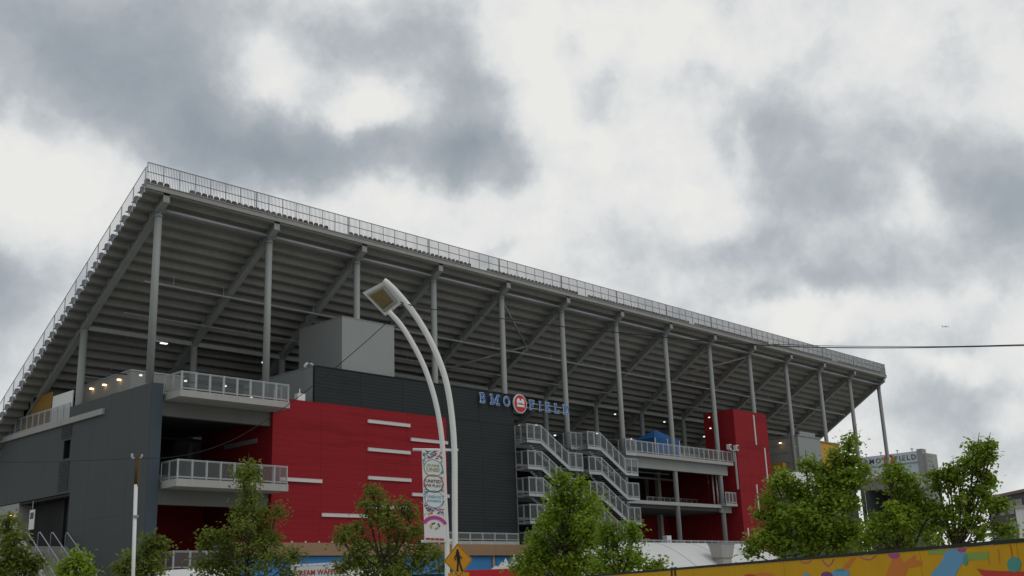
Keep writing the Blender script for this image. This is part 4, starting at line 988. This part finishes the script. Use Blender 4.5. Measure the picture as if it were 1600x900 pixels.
# ------------------------------------------------------------------ utility pole and cables
UD = 40.0
pb = far(211, 900, UD); ptop = far(213.5, 713, UD)
up_ = thing('utility_pole', 'slim white pole with a dark and ochre box at its top before the end wall', 'utility pole', (pb[0], pb[1], 0))
pm_ = far(212.5, 757, UD)
m = MB(); m.tube([(pb[0],pb[1],0),(pm_[0],pm_[1],pm_[2])], .062, 12); fixn(m.build('shaft', M['white'], up_, True))
m = MB(); m.tube([(pm_[0],pm_[1],pm_[2]+.002),(ptop[0],ptop[1],ptop[2])], .062, 12); fixn(m.build('pole_top', M['bark'], up_, True))
r2 = np.array((CR[0],CR[1],0)); r2 /= np.linalg.norm(r2); q = ptop+r2*.10
m = MB(); m.bar(ptop+r2*.085-np.array((0,0,1.0)), ptop+r2*.085+np.array((0,0,.0)), .06, .08, tuple(r2)); m.build('side_batten', M['wblue'], up_)
m = MB(); m.bar(ptop-r2*.16-np.array((0,0,.05)), ptop+r2*.18-np.array((0,0,.05)), .05, .05); m.tube([ptop-r2*.16-np.array((0,0,.02)), ptop-r2*.16+np.array((0,0,.10))], .04, 6); m.tube([ptop+r2*.18-np.array((0,0,.02)), ptop+r2*.18+np.array((0,0,.06))], .035, 6); fixn(m.build('insulator', M['galv'], up_))
m = MB(); pc_ = far(212, 807, UD); m.tube([pc_-np.array((0,0,.04)), pc_+np.array((0,0,.04))], .10, 10); fixn(m.build('collar', M['steel_dark'], up_))
def cable(pts, rad, label):
    m = MB(); m.tube([np.array(p) for p in smooth(pts, 8)], rad, 6); o = fixn(m.build('cable', M['cable'], None, True)); tag(o, label, 'cable'); return o
def blend(pxs, D0, D1):
    n = len(pxs); return [far(x, y, D0+(D1-D0)*(x-pxs[0][0])/(pxs[-1][0]-pxs[0][0])) for x, y in pxs]
cable(blend([(216,716),(262,715),(312,706),(360,689),(400,667),(445,636),(500,594),(560,544),(610,499)], UD, LD), .012, 'sagging black cable rising from the slim white pole to the lamp arm')
cable(blend([(-40,722),(60,722),(150,719),(210,716)], 44, UD), .008, 'thin cable running left from the slim white pole past the end wall')
cable(blend([(625,472),(660,481),(700,486),(800,500),(900,513),(1000,523),(1100,533),(1200,540),(1300,543),(1400,543.5),(1500,542),(1640,539)], LD, 30), .015, 'long black cable stretched from the lamp arm across the stand and sky')
cable(blend([(1165,537),(1230,538.5),(1300,540.5),(1400,541.5),(1500,541),(1640,537)], 33, 29.9), .009, 'thinner cable running just above the long black cable')

# ------------------------------------------------------------------ mural hoarding
fe = thing('mural_hoarding', 'ochre hoarding painted with bright abstract shapes in the near right corner', 'hoarding', (-13, -52, 0))
fA, fB = np.array((-4.0, -37.9, 0)), np.array((-23.4, -67.8, 0)); fd = fB-fA; fL = np.linalg.norm(fd); fd /= fL; fn = np.array((fd[1], -fd[0], 0))
if np.dot(fn, CAM-fA) < 0: fn = -fn
FH = 2.19
def fpt(s, z, e=0): return fA + fd*s + fn*e + np.array((0,0,z))
pw = 2.44; npan = int(fL/pw)+1
for i in range(npan):
    m = MB(); a, b_ = i*pw+.006, (i+1)*pw-.006
    m.add([fpt(a,.05,0),fpt(b_,.05,0),fpt(b_,FH-.03,0),fpt(a,FH-.03,0),fpt(a,.05,-.03),fpt(b_,.05,-.03),fpt(b_,FH-.03,-.03),fpt(a,FH-.03,-.03)], [(0,1,2,3),(7,6,5,4),(0,4,5,1),(1,5,6,2),(2,6,7,3),(3,7,4,0)])
    fixn(m.build('panel', M['mural'], fe))
    m = MB(); m.bar(fpt(a,0,-.10), fpt(a,FH-.1,-.10), .09, .09, tuple(fd)); m.build('post', M['bark'], fe)
m = MB(); m.bar(fpt(0,FH,-.015), fpt(npan*pw,FH,-.015), .06, .055); m.build('capping', M['capgreen'], fe)
for px in (1050, 1055.5):
    d = ray(px, 890); # post stubs at a panel joint
    t = None
def fsz(px, py):                                # hoarding coordinates of a point seen in the photograph
    d = ray(px, py); t = np.dot(fA-CAM, fn)/np.dot(d, fn); p = CAM+d*t; return float(np.dot(p-fA, fd)), float(p[2])
def shape(polys, mt, e, nm='painted_shape'):
    m = MB()
    for pl in polys: 
        q = [fsz(*p) for p in pl]; q = [(min(max(s, .02), npan*pw-.02), min(z, FH-.045)) for s, z in q]
        m.add([fpt(s, z, e) for s, z in q], [tuple(range(len(q)))])
    return m.build(nm, M[mt], fe)
def blob(cx_, cy_, rx, ry, n=18, a=0): return [(cx_+rx*math.cos(t)*math.cos(a)-ry*math.sin(t)*math.sin(a), cy_+rx*math.cos(t)*math.sin(a)+ry*math.sin(t)*math.cos(a)) for t in np.linspace(0,2*PI,n+1)[:-1]]
def band(pts, w):
    out = []
    for a, b_ in zip(pts[:-1], pts[1:]):
        a, b_ = np.array(a, float), np.array(b_, float); d = (b_-a)/np.linalg.norm(b_-a); q = np.array((-d[1], d[0]))*w/2; out.append([tuple(a+q), tuple(b_+q), tuple(b_-q), tuple(a-q)])
    return out
shape([[(1450,905),(1458,893),(1468,882),(1474,872),(1476,862),(1484,856),(1500,854),(1508,862),(1509,874),(1500,886),(1490,905)]], 'm_blue', .004)
shape([blob(1503,858,7,5)], 'm_pink', .006); shape([blob(1509,875,4,9)], 'm_teal', .0065)
shape([[(1382,905),(1390,885),(1396,870),(1402,866),(1408,872),(1412,880),(1424,871),(1430,866),(1432,872),(1420,886),(1411,905)]], 'm_orange', .004)
shape([blob(1397,867,9,6)], 'm_pink', .0055); shape([blob(1428,881,14,5,18,-.2)], 'm_orange', .005)
shape([[(1508,864),(1545,862),(1545,874),(1510,876)]], 'm_green', .004); shape([[(1450,860),(1477,858),(1476,866),(1450,867)]], 'm_green', .0045)
shape([[(1300,905),(1318,885),(1330,872),(1338,871),(1326,888),(1312,905)]], 'm_orange', .004)
shape(band([(1285,874),(1288,880),(1294,885),(1300,880),(1303,873)], 1.6), 'm_pink', .005); shape(band([(1342,866),(1350,873),(1358,875),(1366,871),(1370,866)], 1.6), 'm_pink', .005); shape(band([(1250,876),(1256,880),(1264,879),(1268,875)], 1.5), 'm_pink', .005)
shape([blob(1314,896,14,7)], 'm_blue', .005); shape([blob(1292,899,9,6)], 'm_purple', .006); shape([blob(1313,891,8,2.5)], 'm_teal', .007)
shape([[(1526,888),(1540,891),(1560,892),(1600,893),(1660,890),(1660,905),(1600,905),(1550,905),(1535,899)]], 'm_red', .004)
shape([blob(1585,882,11,12)], 'm_teal', .006); shape(band([(1582,870),(1580,856),(1577,846)], 1.2), 'm_red', .007); shape([blob(1578.5,843.5,3,4)], 'm_red', .008)
shape([blob(1195,900,16,5)], 'm_orange', .004); shape([blob(1260,899,5,4)], 'm_blue', .005); shape([blob(1172,901,10,4)], 'm_red', .0055)
shape(band([(1560,858),(1562,880)], 2), 'm_orange', .004); shape(band([(1545,872),(1546,882)], 1.5), 'm_orange', .0045)
m = MB()
for px in (1049, 1054.5):
    s_, _ = fsz(px, 888); m.box(*sorted((fpt(s_,0,-.03)[0], fpt(s_+.06,0,.02)[0])), *sorted((fpt(s_+.06,0)[1], fpt(s_,0)[1])), 1.9, FH+.05)
m.build('joint_post', M['bark'], fe)

# ------------------------------------------------------------------ airliner far off in the sky
ac = far(1477.5, 510.5, 4000); al = thing('airliner', 'tiny distant airliner in the grey sky right of the stand', 'aeroplane', ac)
fx = np.array((CR[0],CR[1],0)); fx /= np.linalg.norm(fx); fy = np.array((-fx[1],fx[0],0))
m = MB(); m.tube([ac-fx*13, ac-fx*11, ac-fx*2, ac+fx*10, ac+fx*13], [.4,1.4,1.7,1.5,.4], 8); fixn(m.build('fuselage', M['white'], al, True))
for sg_ in (-1, 1):
    m = MB(); a = ac+fx*2; b_ = ac-fx*4+fy*12*sg_+np.array((0,0,1.6)); m.add([a+fx*2,a-fx*3,b_-fx*1.2,b_+fx*.4]+[p-np.array((0,0,.4)) for p in (a+fx*2,a-fx*3,b_-fx*1.2,b_+fx*.4)], [(0,1,2,3),(7,6,5,4),(0,4,5,1),(1,5,6,2),(2,6,7,3),(3,7,4,0)]); fixn(m.build('wing', M['steel_dark'], al))
m = MB(); a = ac-fx*10; m.add([a+fx*2+fy*.2,a-fx*2+fy*.2,a-fx*3.5+np.array((0,0,5))+fy*.2,a-fx*2+np.array((0,0,5))+fy*.2,a+fx*2-fy*.2,a-fx*2-fy*.2,a-fx*3.5+np.array((0,0,5))-fy*.2,a-fx*2+np.array((0,0,5))-fy*.2], [(0,1,2,3),(7,6,5,4),(0,4,5,1),(1,5,6,2),(2,6,7,3),(3,7,4,0)]); fixn(m.build('tail_fin', M['steel_dark'], al))

# ------------------------------------------------------------------ trees
def tree(label, D, lobes, trunk_px, leaf, dens=1.0, size=.15, seed=0, name='maple_tree', loose=1.0):
    """lobes: crown masses as (x, y, radius) measured in the photograph; each becomes a round spray of leaf clumps on its own limb."""
    rng = np.random.default_rng(seed)
    base = far(trunk_px, 900, D); base[2] = 0
    t = thing(name, label, 'tree', base)
    depth = np.array((base[0]-CAM[0], base[1]-CAM[1], 0)); depth /= np.linalg.norm(depth)
    L = []
    for (x, y, r) in lobes:
        R = r*D*1.04/F; c = far(x, y, D) + depth*rng.uniform(-.9, .9)*min(1.6, R*1.5+.2); L.append((c, R))
    top = max(c[2] for c, R in L); cenx = np.mean([c for c, R in L], axis=0)
    # trunk and limbs
    m = MB(); fork = base + np.array((0,0,max(1.6, top*.34))); hi = np.array((cenx[0]*.6+base[0]*.4, cenx[1]*.6+base[1]*.4, top*.62))
    m.tube(smooth([base, base+np.array((.03,.02,1.0)), fork, (fork+hi)/2+rng.normal(0,.06,3), hi], 4), [.105-.085*i/16 for i in range(17)], 8)
    fixn(m.build('trunk', M['bark'], t, True))
    m = MB()
    for c, R in L:
        f_ = rng.uniform(.0, .75); s = fork+(hi-fork)*f_
        if s[2] > c[2]-.1: s = fork+(hi-fork)*rng.uniform(0, .2)
        if s[2] > c[2]: s = fork
        mid = s*.45+c*.55 + np.array((0,0,-.10*np.linalg.norm(c-s))) + rng.normal(0,.05,3)
        tipc = c+(c-mid)*.25
        m.tube(smooth([s, mid, c, tipc], 4), [.036-.028*i/12 for i in range(13)], 6)
        for _ in range(4):
            e = c+rng.normal(0, R*.55, 3); m.tube([c*.6+mid*.4, (c+e)/2+rng.normal(0,.03,3), e], [.018,.012,.005], 5)
    fixn(m.build('limb', M['bark'], t, True))
    V = []; Fc = []
    for c, R in L:
        nc = max(7, int(34*dens*(R/.6)**1.7))
        u = rng.normal(0, 1, (nc, 3)); u /= np.linalg.norm(u, axis=1)[:, None]
        rad = R*rng.uniform(.25, 1.0, nc)**.55
        cc = c + u*rad[:, None]*np.array((1,1,.92))
        ns = max(3, int(nc*.22)); us = rng.normal(0, 1, (ns, 3)); us[:, 2] = np.abs(us[:, 2])*.9 - .15; us /= np.linalg.norm(us, axis=1)[:, None]
        tips = c + us*(R*rng.uniform(1.0, 1.4, ns))[:, None]     # sprays that stick out of the mass
        for qi, q in enumerate(np.vstack([cc, tips])):
            nl = int(rng.uniform(20, 36)*(1 if qi < nc else .55)); sp_ = rng.uniform(.13, .24)*loose
            out = (q-c); ol = np.linalg.norm(out); out = out/ol if ol > 1e-6 else np.array((0,0,1.))
            pos = q + rng.normal(0, sp_*(1 if qi < nc else .7), (nl, 3))*np.array((1,1,.75))
            for p in pos:
                s = size*rng.uniform(.5, 1.0)
                nrm = out*.45 + np.array((0,0,.85)) + rng.normal(0,.5,3); nrm /= np.linalg.norm(nrm)
                ax = rng.normal(0,1,3); ax -= nrm*np.dot(ax, nrm); ax /= np.linalg.norm(ax); bx_ = np.cross(nrm, ax)
                dr = np.array((0,0,-s*.22)); k = len(V)
                V += [p-ax*s*.55, p+bx_*s*.42+dr*.6+ax*s*.05, p+ax*s*.62+dr, p-bx_*s*.42+dr*.6+ax*s*.05]
                Fc.append((k,k+1,k+2)); Fc.append((k,k+2,k+3))
    me = bpy.data.meshes.new('crown'); me.from_pydata([tuple(v) for v in V], [], Fc); me.materials.append(M[leaf]); me.update()
    o = bpy.data.objects.new('crown', me); COL.objects.link(o); attach(o, t)
    return t
tree('dark young tree at the left edge before the entrance stair', 42, [(14,815,7),(10,830,9),(24,842,9),(4,850,12),(16,862,12),(34,868,9),(0,880,16),(22,885,14),(44,884,8),(56,878,4),(5,897,16),(40,898,10)], 12, 'leafD', .8, .15, 1)
tree('small rounded bright tree below the entrance stair', 40, [(118,872,6),(108,882,8),(128,883,8),(118,892,11),(100,894,5),(137,893,5)], 117, 'leafC', .9, .14, 2)
tree('small loose tree behind the slim white pole', 41, [(236,846,5),(229,858,9),(247,866,6),(206,876,10),(233,880,13),(192,888,8),(214,893,14),(252,850,3),(243,893,10)], 218, 'leafD', .75, .15, 3)
tree('tall thin-topped tree in front of the lower balcony', 44, [(388,728,5),(380,740,7),(398,742,7),(386,757,8),(392,774,10),(380,792,10),(398,802,15),(376,820,15),(405,828,16),(350,840,9),(362,856,17),(420,850,18),(328,836,4),(323,850,5),(345,877,20),(395,874,25),(438,872,17),(325,892,12),(458,868,5),(433,800,4),(313,882,6),(450,895,12),(370,896,20)], 388, 'leafD', .72, .15, 4, loose=1.1)
tree('broad dark tree below the red wall, left of the street lamp', 44, [(583,766,6),(590,780,8),(572,788,6),(605,797,11),(633,792,8),(642,804,6),(578,811,9),(562,826,8),(610,822,17),(541,829,6),(535,843,7),(565,850,15),(632,842,17),(652,826,7),(666,848,11),(600,866,23),(555,876,14),(650,876,22),(686,868,11),(530,888,10),(690,888,11),(625,896,22),(580,895,16)], 605, 'leafD', .85, .15, 5, loose=1.1)
tree('tall fresh green tree in front of the stair towers', 42, [(874,746,4),(880,757,7),(906,754,5),(897,768,10),(925,776,6),(868,780,10),(890,788,14),(918,793,11),(933,798,7),(862,804,10),(852,821,11),(885,816,17),(912,823,16),(838,840,11),(862,848,17),(895,848,20),(925,848,11),(833,864,11),(850,878,19),(890,880,24),(925,884,14),(828,888,12),(815,877,5),(808,890,6)], 882, 'leafC', 1.6, .15, 6)
tree('short bright yellow-green tree beside the taller stair-tower tree', 38, [(952,823,7),(944,837,9),(964,835,9),(986,825,6),(990,839,7),(950,855,12),(972,867,9),(990,869,9),(940,873,11),(962,884,14),(995,879,6),(932,891,9),(975,896,10),(1018,888,6),(1030,884,4)], 956, 'leafB', 1.15, .145, 7)
tree('wide dense maple right of the red tower', 40, [(1331,690,4),(1326,702,8),(1308,710,6),(1335,720,6),(1322,723,11),(1300,733,10),(1260,725,6),(1274,737,9),(1283,753,12),(1352,737,7),(1338,750,8),(1318,752,17),(1222,743,8),(1212,756,9),(1235,761,13),(1260,773,17),(1300,780,22),(1200,780,9),(1188,803,6),(1215,800,15),(1330,782,10),(1250,810,22),(1205,825,12),(1290,820,24),(1192,843,10),(1179,850,6),(1225,848,19),(1265,848,19),(1328,828,18),(1310,850,16),(1172,862,6)], 1265, 'leafA', 1.55, .155, 8)
tree('leafy maple before the dark concrete gate', 39, [(1397,730,5),(1390,743,6),(1408,744,8),(1425,753,7),(1402,761,9),(1430,770,6),(1412,783,11),(1440,788,8),(1394,798,7),(1425,806,13),(1376,812,6),(1400,820,14),(1362,826,10),(1375,842,14),(1440,824,12),(1410,845,13),(1345,848,9),(1455,800,6)], 1402, 'leafC', 1.15, .15, 9)
tree('ragged maple with one long limb reaching up against the sky', 39, [(1527,697,7),(1543,699,6),(1535,711,10),(1520,719,7),(1546,715,5),(1506,727,7),(1490,734,7),(1476,739,7),(1462,744,6),(1466,759,9),(1484,754,9),(1500,747,7),(1530,736,3),(1540,744,3),(1547,752,2.5),(1528,762,5),(1539,772,5),(1516,768,5),(1500,782,7),(1480,792,9),(1465,800,7),(1515,790,6),(1541,790,5),(1455,790,6),(1470,822,11),(1500,812,9),(1525,812,8),(1556,790,4),(1567,789,4),(1495,835,9),(1460,842,11),(1530,832,6),(1560,826,6),(1578,828,5)], 1487, 'leafA', 1.15, .15, 10, loose=.8)
